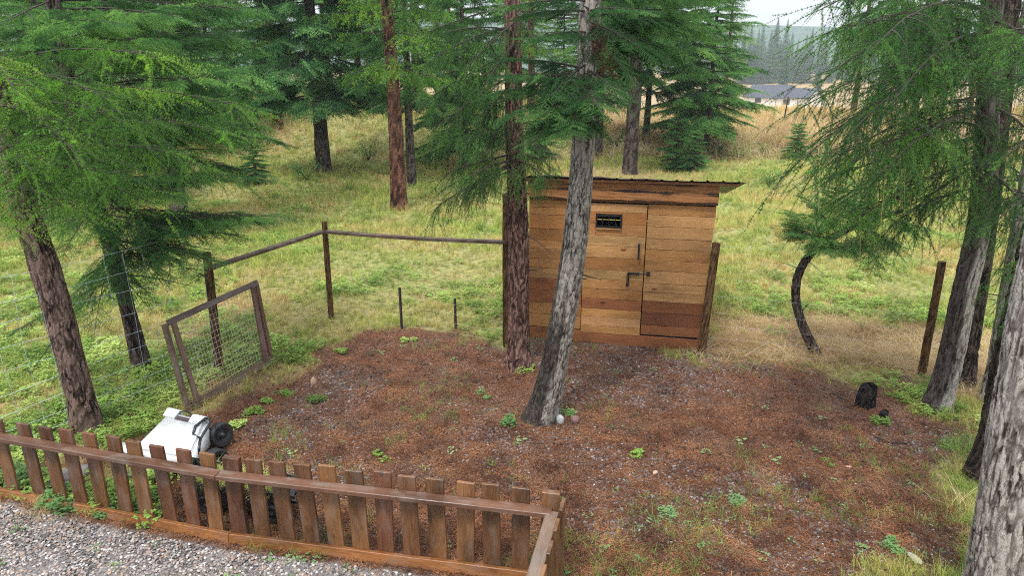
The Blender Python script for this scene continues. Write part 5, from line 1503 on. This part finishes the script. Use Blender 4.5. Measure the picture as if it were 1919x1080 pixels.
# ==================================================================== DISTANT HOUSE
hx, hd = (1440 - 959.5) / FOC * 170, 170.0
hz = tz(hx, hd)
house = empty("house", (hx, hd, hz), R(-50)); tag(house, "low grey-roofed house with pale gable beyond the tan bank", "house")
M_HW = mat_simple("house_wall", (0.78, 0.75, 0.7), 0.8, 0.05, 2); M_HR = mat_simple("house_roof", (0.045, 0.05, 0.068), 0.7, 0.15, 3); M_GL = mat_simple("dark_glass", (0.03, 0.035, 0.04), 0.15, 0.1)
ridge_z = (CAM_H + 170 * math.tan(-R(1.65))) - hz
def wing(L, W, he, hr, loc, rz):
    w = MB(); w.add([(0, 0, -1), (L, 0, -1), (L, W, -1), (0, W, -1), (0, 0, he), (L, 0, he), (L, W, he), (0, W, he), (0, W / 2, hr - .1), (L, W / 2, hr - .1)],
                    [(0, 1, 5, 4), (2, 3, 7, 6), (1, 2, 6, 9, 5), (3, 0, 4, 8, 7)])
    a = link("wall", w.mesh("wall"), [M_HW], house); a.location = loc; a.rotation_euler = (0, 0, rz)
    r = MB(); o = .5
    for sgn, y0, y1 in ((1, -o, W / 2), (-1, W + o, W / 2)):
        r.add([(-o, y0, he - .2), (L + o, y0, he - .2), (L + o, y1, hr), (-o, y1, hr), (-o, y0, he - .35), (L + o, y0, he - .35), (L + o, y1, hr - .15), (-o, y1, hr - .15)],
              [(0, 1, 2, 3), (7, 6, 5, 4), (0, 4, 5, 1), (1, 5, 6, 2), (3, 7, 4, 0)])
    b = link("roof", r.mesh("roof"), [M_HR], house); b.location = loc; b.rotation_euler = (0, 0, rz)
    return a
a = wing(10, 8, ridge_z - 2.7, ridge_z, (-9, 0, 0), 0)
b = wing(8, 6.5, ridge_z - 2.5, ridge_z - .6, (-1, 1.0, 0), 0)
for (par, xx, yy, zz, ww, hh, side) in ((b, 7.03, 2.4, ridge_z - 4.2, 1.3, 1.5, 'x'), (a, 3, -.03, ridge_z - 4.2, 1.6, 1.2, 'y'), (b, 2, -.03, ridge_z - 4.4, 1.6, 1.2, 'y')):
    m = MB()
    if side == 'x': m.box((xx - .05, yy, zz), (xx + .05, yy + ww, zz + hh))
    else: m.box((xx, yy - .05, zz), (xx + ww, yy + .05, zz + hh))
    link("window", m.mesh("window"), [M_GL], par)

# ==================================================================== GRASS, WEEDS, STONES, LITTER
def mat_grass(name, g1, g2, t1, t2, scale=0.35):
    k = NT(name)
    oi = k.n("ObjectInfo"); loc = oi.outputs["Location"]
    big = k.noise(loc, scale, 3, 0.6); med = k.noise(loc, 1.1, 3, 0.7)
    s = k.n("SeparateXYZ", Vector=loc)
    bank = k.n("MapRange", _interpolation_type='SMOOTHSTEP', Value=s.outputs[1], i1=29.0, i2=36.0).outputs[0]
    right = k.n("MapRange", Value=s.outputs[0], i1=1.5, i2=7.0, i3=0.08, i4=1.0).outputs[0]
    f = k.math('ADD', k.math('MULTIPLY', k.math('SUBTRACT', big, 0.5), 3.4), k.math('MULTIPLY', k.math('SUBTRACT', med, 0.5), 3.6))
    f = k.math('ADD', f, k.math('ADD', 0.27, k.math('MULTIPLY', bank, right)), True)
    gr = k.mix(oi.outputs["Random"], g1, g2); tn = k.mix(oi.outputs["Random"], t1, t2)
    col = k.mix(f, gr, tn)
    b = k.pbr(col, 0.55, spec=0.3)
    tr = k.n("BsdfTranslucent", Color=col); mx = k.n("MixShader", Fac=0.4)
    k.t.links.new(b.outputs[0], mx.inputs[1]); k.t.links.new(tr.outputs[0], mx.inputs[2])
    return k.done(mx)
M_GRASS = mat_grass("meadow_grass", (0.16, 0.24, 0.035), (0.58, 0.62, 0.15), (0.40, 0.25, 0.08), (0.84, 0.65, 0.30))
M_GRASSG = mat_leaf("green_grass", (0.12, 0.24, 0.05), (0.22, 0.36, 0.08), (0.4, 0.46, 0.15), 0.4)
M_STRAW = mat_leaf("straw", (0.22, 0.13, 0.06), (0.46, 0.32, 0.17), (0.66, 0.54, 0.33), 0.3)
M_WEED = mat_leaf("weed_leaf", (0.10, 0.18, 0.035), (0.22, 0.34, 0.07), (0.42, 0.52, 0.15), 0.28)
M_WEEDG = mat_leaf("grey_weed", (0.11, 0.18, 0.075), (0.19, 0.28, 0.12), (0.28, 0.37, 0.18), 0.25)
def tuft(seed, n=20, h=0.3, w=0.006, spread=0.09, lean=0.5):
    rn = random.Random(seed); m = MB(); V, F = [], []
    for i in range(n):
        th = rn.uniform(0, 6.283); r = rn.random() * spread; b = np.array([math.cos(th) * r, math.sin(th) * r, -0.01])
        th2 = rn.uniform(0, 6.283); d = np.array([math.cos(th2), math.sin(th2), 0]); s = np.array([-d[1], d[0], 0])
        hh = h * rn.uniform(.45, 1.15); ln = lean * rn.uniform(.2, 1.4) * hh; k = len(V)
        for t in (0, .4, .75):
            c = b + d * ln * t * t + np.array([0, 0, hh * t * (1 - .15 * t)]); ww = w * (1 - t * .6) / 2
            V += [c - s * ww, c + s * ww]
        V.append(b + d * ln * 1.15 + np.array([0, 0, hh * .86]))
        F += [(k, k + 1, k + 3, k + 2), (k + 2, k + 3, k + 5, k + 4), (k + 4, k + 5, k + 6)]
    return m.add(V, F, 0)
def weed(seed, n=16, r=0.1, h=0.09, ls=0.035, lobed=True):
    rn = random.Random(seed); m = MB(); V, F = [], []
    for i in range(n):
        th = rn.uniform(0, 6.283); rr = r * math.sqrt(rn.random()); c = np.array([math.cos(th) * rr, math.sin(th) * rr, h * rn.uniform(.3, 1) * (1.1 - rr / r * .5)])
        V0 = len(V); V += [np.array([0, 0, 0.0]) + c * [.2, .2, 0], c * [.2, .2, 0] + [.002, .002, 0], c]; F.append((V0, V0 + 1, V0 + 2))
        for q in range(3 if lobed else 1):
            a = th + (q - 1) * 1.5 + rn.uniform(-.3, .3) if lobed else rn.uniform(0, 6.28)
            d = np.array([math.cos(a), math.sin(a), rn.uniform(-.25, .35)]); s = unit(np.cross(d, (0, 0, 1))); l = ls * rn.uniform(.7, 1.25)
            k = len(V)
            V += [c, c + d * l * .45 + s * l * .36 - [0, 0, l * .06], c + d * l, c + d * l * .45 - s * l * .36 - [0, 0, l * .06], c + d * l * .5 + [0, 0, l * .05]]
            F += [(k, k + 1, k + 4), (k + 1, k + 2, k + 4), (k + 2, k + 3, k + 4), (k + 3, k, k + 4)]
    return m.add(V, F, 0)
def stone(seed, sq=0.6):
    rn = random.Random(seed); bm = bmesh.new(); bmesh.ops.create_icosphere(bm, subdivisions=1, radius=.5)
    for v in bm.verts: v.co = v.co * rn.uniform(.75, 1.2); v.co.z *= sq
    V = [tuple(v.co) for v in bm.verts]; F = [tuple(l.vert.index for l in f.loops) for f in bm.faces]; bm.free()
    return MB().add(V, F, 0)
def scatter_stuff(name, protos, P_, S_, mats, label=None, tilt=0.25, up=True):
    n = len(P_); rot = np.zeros((n, 3)); rot[:, 2] = RG.uniform(0, 6.283, n)
    rot[:, 0] = RG.uniform(-tilt, tilt, n); rot[:, 1] = RG.uniform(-tilt, tilt, n)
    me = scatter_mesh(name, protos, P_, rot, S_, RG.integers(0, len(protos), n), None, mats)
    o = scatter_obj(name, me); tag(o, label, None, None, "stuff"); return o
def pts_in(n, xf, y0, y1, keep, bias=1.0):
    """random places between depths y0 and y1 inside the widened view, kept with probability keep(x, y)"""
    y = y0 * (y1 / y0) ** RG.uniform(0, 1, n) if bias else RG.uniform(y0, y1, n)
    x = RG.uniform(-1, 1, n) * (y * 0.80 + 2.2)
    k = RG.uniform(0, 1, n) < keep(x, y)
    x, y = x[k], y[k]
    return np.stack([x, y, terrain(x, y)], 1)
shed_poly = np.array([(A_[0] - .02, A_[1] - .02), (B_[0] + .05, B_[1] - .05), (B_[0] + .4, B_[1] + D_), (A_[0] + .3, A_[1] + D_)])
outside_shed = lambda x, y: (sdist(x, y, shed_poly) < -0.02).astype(float)
def meadow(x, y):
    return (1 - zone_yard(x, y)) * (1 - 0.93 * zone_dry(x, y)) * (1 - zone_path(x, y)) * outside_shed(x, y) * (y > path_y(x) + .1)
TUFTS = [tuft(i, 16, .26, .007, .10, .55) for i in range(3)] + [tuft(9, 14, .40, .006, .08, .4)]
p = np.vstack([pts_in(105000, None, 6.0, 60, meadow), pts_in(30000, None, 3.0, 6.0, meadow)])
sc = (0.32 + 0.30 * np.clip((p[:, 1] - 8) / 8, 0, 1) + 0.4 * np.clip((p[:, 1] - 18) / 20, 0, 1) + 0.55 * np.clip((p[:, 1] - 29) / 8, 0, 1)) * RG.uniform(.6, 1.3, len(p))
tall = fbm(p[:, 0] * .6, p[:, 1] * .6, 0, 91, 3); sc *= 0.35 + 1.5 * tall
scatter_stuff("meadow_grass", TUFTS, p, sc, [M_GRASS])
# broad-leaved weeds and clover in the meadow
WEEDS = [weed(1, 22, .1, .11, .024), weed(2, 30, .13, .15, .028), weed(3, 18, .08, .07, .02)]
p = pts_in(24000, None, 6.0, 32, lambda x, y: meadow(x, y) * sstep(.46, .66, fbm(x * .7 + 9, y * .7, 0, 55, 3)))
scatter_stuff("meadow_weeds", WEEDS, p, RG.uniform(.5, 1.15, len(p)) * (1 + p[:, 1] * .01), [M_WEED])
# straw on the dry strip and along edges
STRAW = [tuft(31, 14, .16, .004, .12, 2.2), tuft(32, 12, .12, .004, .10, 3.0)]
p = pts_in(26000, None, 4.5, 13, lambda x, y: np.clip(zone_dry(x, y) * .9 + .05 * (1 - zone_yard(x, y)), 0, 1) * outside_shed(x, y))
scatter_stuff("dry_straw", STRAW, p, RG.uniform(.5, 1.2, len(p)), [M_STRAW])
# sparse green blades in the yard, thick towards the lower middle and right rim
def yard_green(x, y):
    z = zone_yard(x, y) * (1 - zone_path(x, y))
    low = np.exp(-(((x - 1.3) / 1.9) ** 2 + ((y - 3.9) / 1.0) ** 2)); rim = sstep(0.9, 0.0, sdist(x, y, YARD))
    nz = fbm(x * 1.7, y * 1.7, 0, 66, 3)
    return z * np.clip(sstep(.56, .72, nz + .17 * low + .13 * rim) * .6 + .012, 0, 1)
YT = [tuft(41, 9, .12, .0035, .05, .8), tuft(42, 7, .09, .0035, .04, 1.2)]
p = pts_in(30000, None, 3.0, 11, yard_green)
scatter_stuff("yard_grass", YT, p, RG.uniform(.3, .95, len(p)), [M_GRASSG])
p = pts_in(26000, None, 3.0, 11, lambda x, y: yard_green(x + 7, y + 3) * np.clip(zone_yard(x, y) * 1.6, 0, 1))
scatter_stuff("yard_straw", STRAW, p, RG.uniform(.3, .8, len(p)), [M_STRAW])
p = pts_in(14000, None, 3.0, 11, lambda x, y: (yard_green(x - 4, y + 9) * .3 + .03) * zone_yard(x, y))
scatter_stuff("yard_seedlings", [weed(5, 8, .04, .03, .016), weed(6, 10, .05, .03, .018)], p, RG.uniform(.5, 1.4, len(p)), [M_WEEDG])
# lush grass at the lower right and round the trunks
LUSH = np.array([tuple(P(*q)[:2]) for q in [(1780, 830), (1850, 800), (1960, 830), (2000, 1200), (1780, 1160), (1790, 1040), (1810, 960), (1800, 900)]])
p = pts_in(40000, None, 3.0, 8, lambda x, y: sstep(-.1, .15, sdist(x, y, LUSH) + (fbm(x * 4, y * 4, 0, 3, 2) - .5) * .4) * .8)
scatter_stuff("lush_grass", [tuft(51, 18, .13, .003, .05, .9), tuft(52, 18, .1, .003, .05, 1.3)], p, RG.uniform(.5, 1.2, len(p)), [M_GRASSG])
# stone chips through the litter; gravel path
def mat_stones(name, stops, rough=0.6):
    k = NT(name); oi = k.n("ObjectInfo"); tc = k.n("NewGeometry").outputs["Position"]
    c = k.ramp(oi.outputs["Random"], stops); c = k.mix(1.0, c, k.ramp(k.noise(tc, 150, 3), [(.3, (.8,) * 3), (.7, (1.2,) * 3)]), 'MULTIPLY')
    return k.done(k.pbr(c, rough, None, .4))
M_CHIP = mat_stones("stone_chip", [(0, (.06, .052, .05)), (.4, (.17, .15, .145)), (.75, (.30, .27, .26)), (.92, (.46, .43, .41)), (1, (.72, .7, .66))])
M_GRAV = mat_stones("gravel_stone", [(0, (.05, .045, .045)), (.2, (.12, .105, .10)), (.42, (.2, .175, .16)), (.58, (.30, .19, .13)), (.68, (.22, .2, .2)), (.85, (.3, .275, .25)), (1, (.5, .47, .44))], .45)
STN = [stone(i, .55) for i in range(5)]
p = pts_in(95000, None, 3.0, 10.5, lambda x, y: zone_yard(x, y) * (1 - zone_path(x, y)) * np.clip(zone_stones(x, y) * .17 + .035, 0, 1) * outside_shed(x, y)); p[:, 2] += .003
scatter_stuff("stone_chips", STN, p, RG.uniform(.006, .017, len(p)) , [M_CHIP])
n = 75000; yy = RG.uniform(2.9, 5.7, n); xx = RG.uniform(-6.4, 0.3, n)
kk = (yy < path_y(xx) - .01) & (yy > path_y(xx) - 2.4) & (np.abs(xx) < yy * .8 + .6); xx, yy = xx[kk], yy[kk]
p = np.stack([xx, yy, terrain(xx, yy) + RG.uniform(0, .012, len(xx))], 1)
scatter_stuff("gravel_path", STN, p, RG.uniform(.012, .032, len(p)), [M_GRAV])
# needle litter: short red-brown slivers, and fallen cones
def sliver(seed):
    rn = random.Random(seed); m = MB(); V, F = [], []
    for i in range(14):
        a = rn.uniform(0, 6.28); c = np.array([rn.uniform(-.05, .05), rn.uniform(-.05, .05), rn.uniform(.0, .012)]); d = np.array([math.cos(a), math.sin(a), rn.uniform(-.1, .25)]) * rn.uniform(.012, .03); s = np.array([-d[1], d[0], 0]); s = unit(s) * .0014
        k = len(V); V += [c - s, c + s, c + d + s, c + d - s]; F.append((k, k + 1, k + 2, k + 3))
    return m.add(V, F, 0)
M_LITTER = mat_leaf("needle_litter", (0.04, 0.016, 0.01), (0.15, 0.06, 0.027), (0.36, 0.17, 0.08), 0.15, 3.0)
p = pts_in(60000, None, 3.0, 10.5, lambda x, y: zone_yard(x, y) * (1 - zone_path(x, y)) * outside_shed(x, y) * .75); p[:, 2] += .004
scatter_stuff("needle_litter", [sliver(i) for i in range(4)], p, RG.uniform(.7, 1.5, len(p)), [M_LITTER])
p = pts_in(9000, None, 3.2, 10.5, lambda x, y: zone_yard(x, y) * (1 - zone_path(x, y)) * outside_shed(x, y) * .6); p[:, 2] += .008
scatter_stuff("fallen_cones", [stone(71, .8), stone(72, .7)], p, RG.uniform(.014, .036, len(p)), [M_CONE])
def twig(seed):
    rn = random.Random(seed); m = MB(); p0 = np.array([-.12, 0, .004]); pts = [p0]
    for i in range(5): pts.append(pts[-1] + [.05, rn.uniform(-.014, .014), rn.uniform(-.003, .005)])
    m.tube(pts, np.linspace(.003, .0012, 6), 4, 0, False); return m
p = pts_in(1500, None, 3.2, 10.5, lambda x, y: zone_yard(x, y) * (1 - zone_path(x, y)) * outside_shed(x, y) * .4); p[:, 2] += .004
scatter_stuff("fallen_twigs", [twig(1), twig(2), twig(3)], p, RG.uniform(.5, 1.6, len(p)), [M_TWIG], tilt=.05)
# weedy strip behind the pickets and left of the gate
p = pts_in(16000, None, 5.0, 10, lambda x, y: (sstep(.9, .1, np.abs(y - path_y(x) - .45)) * (x < -2.9) + sstep(-.2, .2, -sdist(x, y, YARD)) * (x < -2.6) * (y < 8.8)) * sstep(.42, .56, fbm(x * 2, y * 2, 0, 15, 2)) * (y > path_y(x) + .1) * .5 * (np.abs((x - gBL[0]) * (gBR[1] - gBL[1]) - (y - gBL[1]) * (gBR[0] - gBL[0])) / 1.4 > .13))
scatter_stuff("fence_weeds", WEEDS, p, RG.uniform(.5, 1.3, len(p)), [M_WEED])
# clippings in the cart
n = 900; u = RG.uniform(.08, .92, n); v = RG.uniform(.1, .9, n)
pc = np.array([lerp(lerp(cFL, cFR, a_), lerp(cBL, cBR, a_), b_) for a_, b_ in zip(u, v)]); pc = cc + (pc - cc) * .8; pc[:, 2] = .20 + .08 * np.sin(u * 3.1) + RG.uniform(-.02, .03, n)
o = scatter_stuff("grass_clippings", [tuft(61, 9, .07, .005, .04, 1.6), tuft(62, 9, .06, .005, .04, 2)], pc, RG.uniform(.6, 1.3, n), [mat_leaf("clippings", (.12, .14, .04), (.3, .32, .09), (.5, .46, .18), .3)])

# ==================================================================== SMALL THINGS
M_WEEDP = mat_leaf("pale_weed", (0.1, 0.2, 0.07), (0.18, 0.31, 0.11), (0.26, 0.4, 0.15), 0.35)
def plant(px, py, s, lab, mat=M_WEED, seed=1, n=26, r=.085, h=.10, ls=.03):
    rn = random.Random(seed); m = MB()
    for c in range(rn.randint(2, 4)):
        k = rn.uniform(.45, 1.0) * s * .9; w_ = weed(seed * 7 + c, int(n * 1.5 * k) + 5, r * k, h * k * rn.uniform(.7, 1.5), ls * rn.uniform(.65, 1.05), rn.random() < .7)
        V = w_.v[0] + [rn.uniform(-.09, .09) * s, rn.uniform(-.07, .07) * s, 0]; m.add(V, w_.f, 0)
    if rn.random() < .6:
        t_ = tuft(seed, 9, .14 * s, .003, .06, .8); m.add(t_.v[0] + [rn.uniform(-.06, .06), 0, 0], t_.f, 0)
    me = m.mesh("plant"); me.materials.append(mat)
    q = ground_at(px, py); o = link("plant", me); o.location = (q[0], q[1], q[2]); o.rotation_euler = (0, 0, rn.uniform(0, 6)); return tag(o, lab, "plant")
for i, (px, py, s, lab) in enumerate([
        (985, 695, 1.1, "bright green clump at the foot of the red-barked larch"), (962, 800, 1.1, "bright green clump left of the pale trunk's scarred foot"), (1060, 775, 1.0, "bright green clump right of the pale trunk's foot"),
        (600, 752, 1.1, "leafy clump beside the tan stone in the litter"), (715, 858, 1.0, "low rosette in the litter behind the picket fence"), (765, 640, 1.0, "clump between the two steel stakes, at the yard's edge"),
        (450, 800, 1.0, "clump beside the tank's black wheel"), (475, 775, .9, "clump just up from the wheel, in a trailing row"), (510, 758, .9, "third clump in the trailing row by the gate"), (535, 742, .8, "farthest clump in the trailing row by the gate"),
        (1640, 790, .9, "bright low plant before the black stump"), (1675, 745, 1.0, "leafy plant right of the black stump"), (1885, 700, 1.0, "leafy plant in the gap behind the blackened trunk"), (1680, 1030, 1.0, "broad-leaved rosette near the nearest pale trunk"),
        (1195, 850, .8, "small bright sprig in the middle of the yard"), (640, 660, .8, "clump on the gravelly patch near the corner post"), (905, 745, .8, "pale green tuft left of the red-barked larch's foot"),
        (1240, 960, .8, "bluish sprig in the lower middle of the yard"), (1380, 945, .8, "grey-green sprig in the gravelly lower yard"), (1555, 870, .6, "small upright leaf pair below the stump")]):
    plant(px, py, s, lab, M_WEEDG if 'grey' in lab or 'bluish' in lab else (M_WEEDP if 'pale' in lab else M_WEED), 300 + i)
for i, (px, py, s, lab) in enumerate([(45, 905, 1.6, "pale leafy plant spilling through the leftmost pickets"), (95, 945, 1.1, "small pale plant at the bottom board, third picket"), (140, 952, 1.2, "pale plant creeping over the bottom board, fifth picket"), (200, 965, .7, "little plant at the gravel's edge, sixth picket")]):
    plant(px, py, s, lab, M_WEEDP, 330 + i, 30, .12, .14, .045)
def rock(px, py, size, col, lab, seed=1, sq=.6, rough=.7):
    bm = bmesh.new(); bmesh.ops.create_icosphere(bm, subdivisions=3, radius=.5)
    for v in bm.verts:
        c = np.array(v.co); k = .75 + .5 * float(fbm(c[0] * 2.4 + seed, c[1] * 2.4, c[2] * 2.4, seed, 3)); v.co = v.co * k; v.co.x *= size[0]; v.co.y *= size[1]; v.co.z *= size[2]
    me = bpy.data.meshes.new("stone"); bm.to_mesh(me); bm.free(); me.materials.append(mat_simple("stone_" + str(seed), col, rough, .25, 12, bump=.5))
    q = ground_at(px, py); o = link("stone", me); o.location = (q[0], q[1], q[2] + size[2] * .22); o.rotation_euler = (0, 0, seed); return tag(o, lab, "stone")
rock(588, 720, (.09, .05, .12), (.42, .30, .19), "tan upright stone in the litter left of centre", 1)
rock(1050, 792, (.12, .09, .12), (.30, .31, .31), "grey curved stone at the right foot of the pale trunk", 2)
rock(1078, 790, (.10, .10, .09), (.16, .09, .08), "reddish stone beside the grey stone at the trunk's foot", 3)
rock(1228, 888, (.07, .05, .04), (.42, .28, .19), "small tan stone in the middle of the yard", 4)
rock(1713, 1050, (.15, .07, .05), (.34, .30, .25), "flat pale stone near the lower right corner", 5)
rock(1590, 877, (.06, .03, .03), (.42, .24, .2), "little pink stone in the right of the yard", 6)
for i, (px, py, s, lab) in enumerate([(120, 905, .28, "grey rock behind the fourth picket"), (150, 890, .22, "grey rock behind the fifth picket"), (235, 900, .2, "grey rock seen below the waste tank"), (268, 885, .24, "brown rock below the tank's near corner")]):
    rock(px, py, (s, s * .8, s * .6), (.17, .15, .14), lab, 10 + i)
rock(1480, 842, (.09, .03, .02), (.05, .035, .03), "dark flat bark chip in the yard", 20); 
# stumps
def stump(px, py, r, h, lab, seed):
    q = ground_at(px, py)
    me = trunk_mesh("stump", [(0, 0, -.03), (0, 0, h * .5), (.01, 0, h)], [r * 1.0, r, r * .9], M_CHAR, 36, .02, .012, 1.8, seed, .08, roots=.3)
    bm = bmesh.new(); bm.from_mesh(me); top = sorted([v for v in bm.verts if v.co.z > h - 1e-3], key=lambda v: math.atan2(v.co.y, v.co.x - .01))
    f = bm.faces.new(top); g = bmesh.ops.inset_region(bm, faces=[f], thickness=r * .2, depth=-.006)
    for v in bm.verts:
        if v.co.z > h * .6: v.co.z += v.co.x * .25 * (v.co.z / h)
    bm.to_mesh(me); bm.free()
    o = link("tree_stump", me); o.location = (q[0], q[1], q[2]); return tag(o, lab, "stump")
M_CHAR = mat_bark("charred_wood", (.004, .004, .004), (.012, .010, .010), (.035, .028, .026), (.004, .004, .004), lich=.0)
stump(1620, 760, .095, .25, "charred black tree stump standing in the yard", 3)
stump(1655, 782, .038, .08, "tiny charred stub beside the large black stump", 4)
# loose sticks
def stick(pix, r, lab, mat=M_TWIG):
    pts = [ground_at(*q) + [0, 0, r + .004] for q in pix]; o0 = pts[0].copy(); m = MB(); m.tube([q - o0 for q in pts], np.linspace(r, r * .5, len(pts)), 6)
    o = link("stick", m.mesh("stick", True), [mat]); o.location = tuple(o0); return tag(o, lab, "stick")
stick([(1395, 670), (1420, 655), (1448, 640)], .008, "pale straight stick on the dry ground right of the shed", mat_simple("bleached_stick", (.4, .35, .28), .8))
stick([(1345, 590), (1365, 594), (1385, 600)], .010, "dark twig lying right of the shed's corner post")
stick([(1590, 755), (1560, 738), (1535, 730)], .006, "thin dark stick left of the black stump")
stick([(1640, 822), (1665, 832), (1700, 834)], .012, "short dark stick below the little charred stub")
stick([(430, 641), (470, 643), (540, 634)], .010, "long pale stalk lying across the weeds behind the gate", mat_simple("pale_stalk", (.45, .5, .3), .7))
stick([(500, 612), (440, 630), (425, 632)], .008, "short pale stalk behind the gate's mesh", mat_simple("pale_stalk_short", (.5, .45, .3), .7))

# bank: matted dead grass, shrubs at its foot, stalks on its crest
p = pts_in(16000, None, 26.5, 46, lambda x, y: sstep(27.5, 30, y) * np.clip(sstep(1, 6, x) + .06, 0, 1) * .9)
scatter_stuff("bank_grass", [tuft(81, 16, .42, .012, .18, 1.6), tuft(82, 14, .36, .012, .2, 2.4), tuft(83, 16, .5, .01, .16, 1.1)], p, RG.uniform(.7, 1.7, len(p)), [mat_leaf("dead_bank_grass", (.20, .12, .07), (.48, .34, .21), (.74, .6, .42), .3, .5)], tilt=.5)
def shrub_mesh(seed, n=420, r=.7, h=.9):
    rn = random.Random(seed); m = MB(); V, F = [], []
    for i in range(9):
        a = rn.uniform(0, 6.28); e = np.array([math.cos(a) * r * .7, math.sin(a) * r * .7, h * rn.uniform(.5, 1)])
        m.tube([(0, 0, 0), e * [.4, .4, .6], e], [.012, .008, .003], 3, 1, False)
        for j in range(n // 9):
            c = e * rn.uniform(.35, 1.1) + [rn.gauss(0, .11), rn.gauss(0, .11), rn.gauss(0, .09)]; c[2] = max(.03, c[2])
            d = unit([rn.uniform(-1, 1), rn.uniform(-1, 1), rn.uniform(-.4, .7)]); s_ = unit(np.cross(d, (0, 0, 1))); l = rn.uniform(.05, .1); k = len(V)
            V += [c, c + d * l * .5 + s_ * l * .3, c + d * l, c + d * l * .5 - s_ * l * .3]; F.append((k, k + 1, k + 2, k + 3))
    m.add(V, F, 0); me = m.mesh("shrub"); return me
SHR = []
for i, mt_ in enumerate((M_FIR_SOFT, M_WEED, M_FIR)):
    me = shrub_mesh(400 + i); me.materials.append(mt_); me.materials.append(M_TWIG); SHR.append(me)
for i, (px, py, k, s_, lab) in enumerate([(1278, 312, 0, 1.0, "bright green shrub directly above the middle of the shed roof"), (1305, 318, 1, .8, "low pale shrub above the right half of the shed roof"), (1350, 296, 0, 1.1, "green shrub at the foot of the pointed fir"),
        (1385, 300, 1, .9, "broad-leaved shrub right of the pointed fir's foot"), (1425, 292, 1, .8, "small shrub at the foot of the tan bank"), (1150, 282, 2, 1.2, "dark shrub right of the grey trunk, under the wood"), (1215, 280, 2, 1.1, "dark shrub right of the thick fir trunk"),
        (1010, 290, 1, 1.2, "vivid shrub glowing between the two middle trunks"), (575, 338, 2, .9, "dark shrub at the foot of the dense fir"), (1440, 350, 2, .7, "dark low bush in the meadow right of the roof corner"), (690, 300, 2, .9, "dark shrub between the dense fir and the rust-barked larch"),
        (900, 300, 0, .9, "soft shrub under the young fir, middle of the wood")]):
    q = ground_at(px, py); o = link("shrub", SHR[k]); o.location = tuple(q - [0, 0, .03]); o.scale = (s_, s_, s_); o.rotation_euler = (0, 0, i); tag(o, lab, "shrub")
q = ground_at(1467, 240); m = MB(); m.tube([(0, 0, -.1), (.03, 0, .8), (.10, 0, 1.75)], [.05, .04, .03], 7); o = link("dead_snag", m.mesh("dead_snag", True), [M_BARK_FAR]); o.location = tuple(q); tag(o, "thin dark dead pole standing on the tan bank before the house", "snag")
def stalk(seed, h=1.5):
    rn = random.Random(seed); m = MB(); m.tube([(0, 0, 0), (.02, 0, h * .6), (0, 0, h)], [.02, .015, .008], 5); V, F = [], []
    for i in range(70):
        z = rn.uniform(.1, 1) * h; a = rn.uniform(0, 6.28); d = unit([math.cos(a), math.sin(a), .6 - z / h * .9]); s_ = unit(np.cross(d, (0, 0, 1))); l = .28 * (1.15 - z / h); c = np.array([0, 0, z]); k = len(V)
        V += [c, c + d * l * .5 + s_ * .035, c + d * l, c + d * l * .5 - s_ * .035]; F.append((k, k + 1, k + 2, k + 3))
    return m.add(V, F).mesh("tall_weed")
for i, (px, py, lab) in enumerate([(1448, 236, "tall yellow-green stalk left of the dead pole on the bank"), (1490, 226, "tall yellow-green stalk right of the dead pole on the bank")]):
    q = ground_at(px, py); o = link("tall_weed", stalk(500 + i), [M_LARCH_BRIGHT]); o.location = tuple(q); tag(o, lab, "weed")

# ==================================================================== HAZE
hz_m = bpy.data.materials.new("haze"); hz_m.use_nodes = True; hn = hz_m.node_tree; hn.nodes.clear()
ho = hn.nodes.new("ShaderNodeOutputMaterial"); hv = hn.nodes.new("ShaderNodeVolumePrincipled")
hv.inputs["Color"].default_value = (0.84, 0.93, 1.0, 1); hv.inputs["Density"].default_value = 0.00055; hv.inputs["Anisotropy"].default_value = 0.0
hn.links.new(hv.outputs[0], ho.inputs["Volume"])
m = MB(); m.box((-520, -60, -12), (520, 560, 70)); o = link("haze", m.mesh("haze"), [hz_m]); tag(o, None, None, None, "stuff")
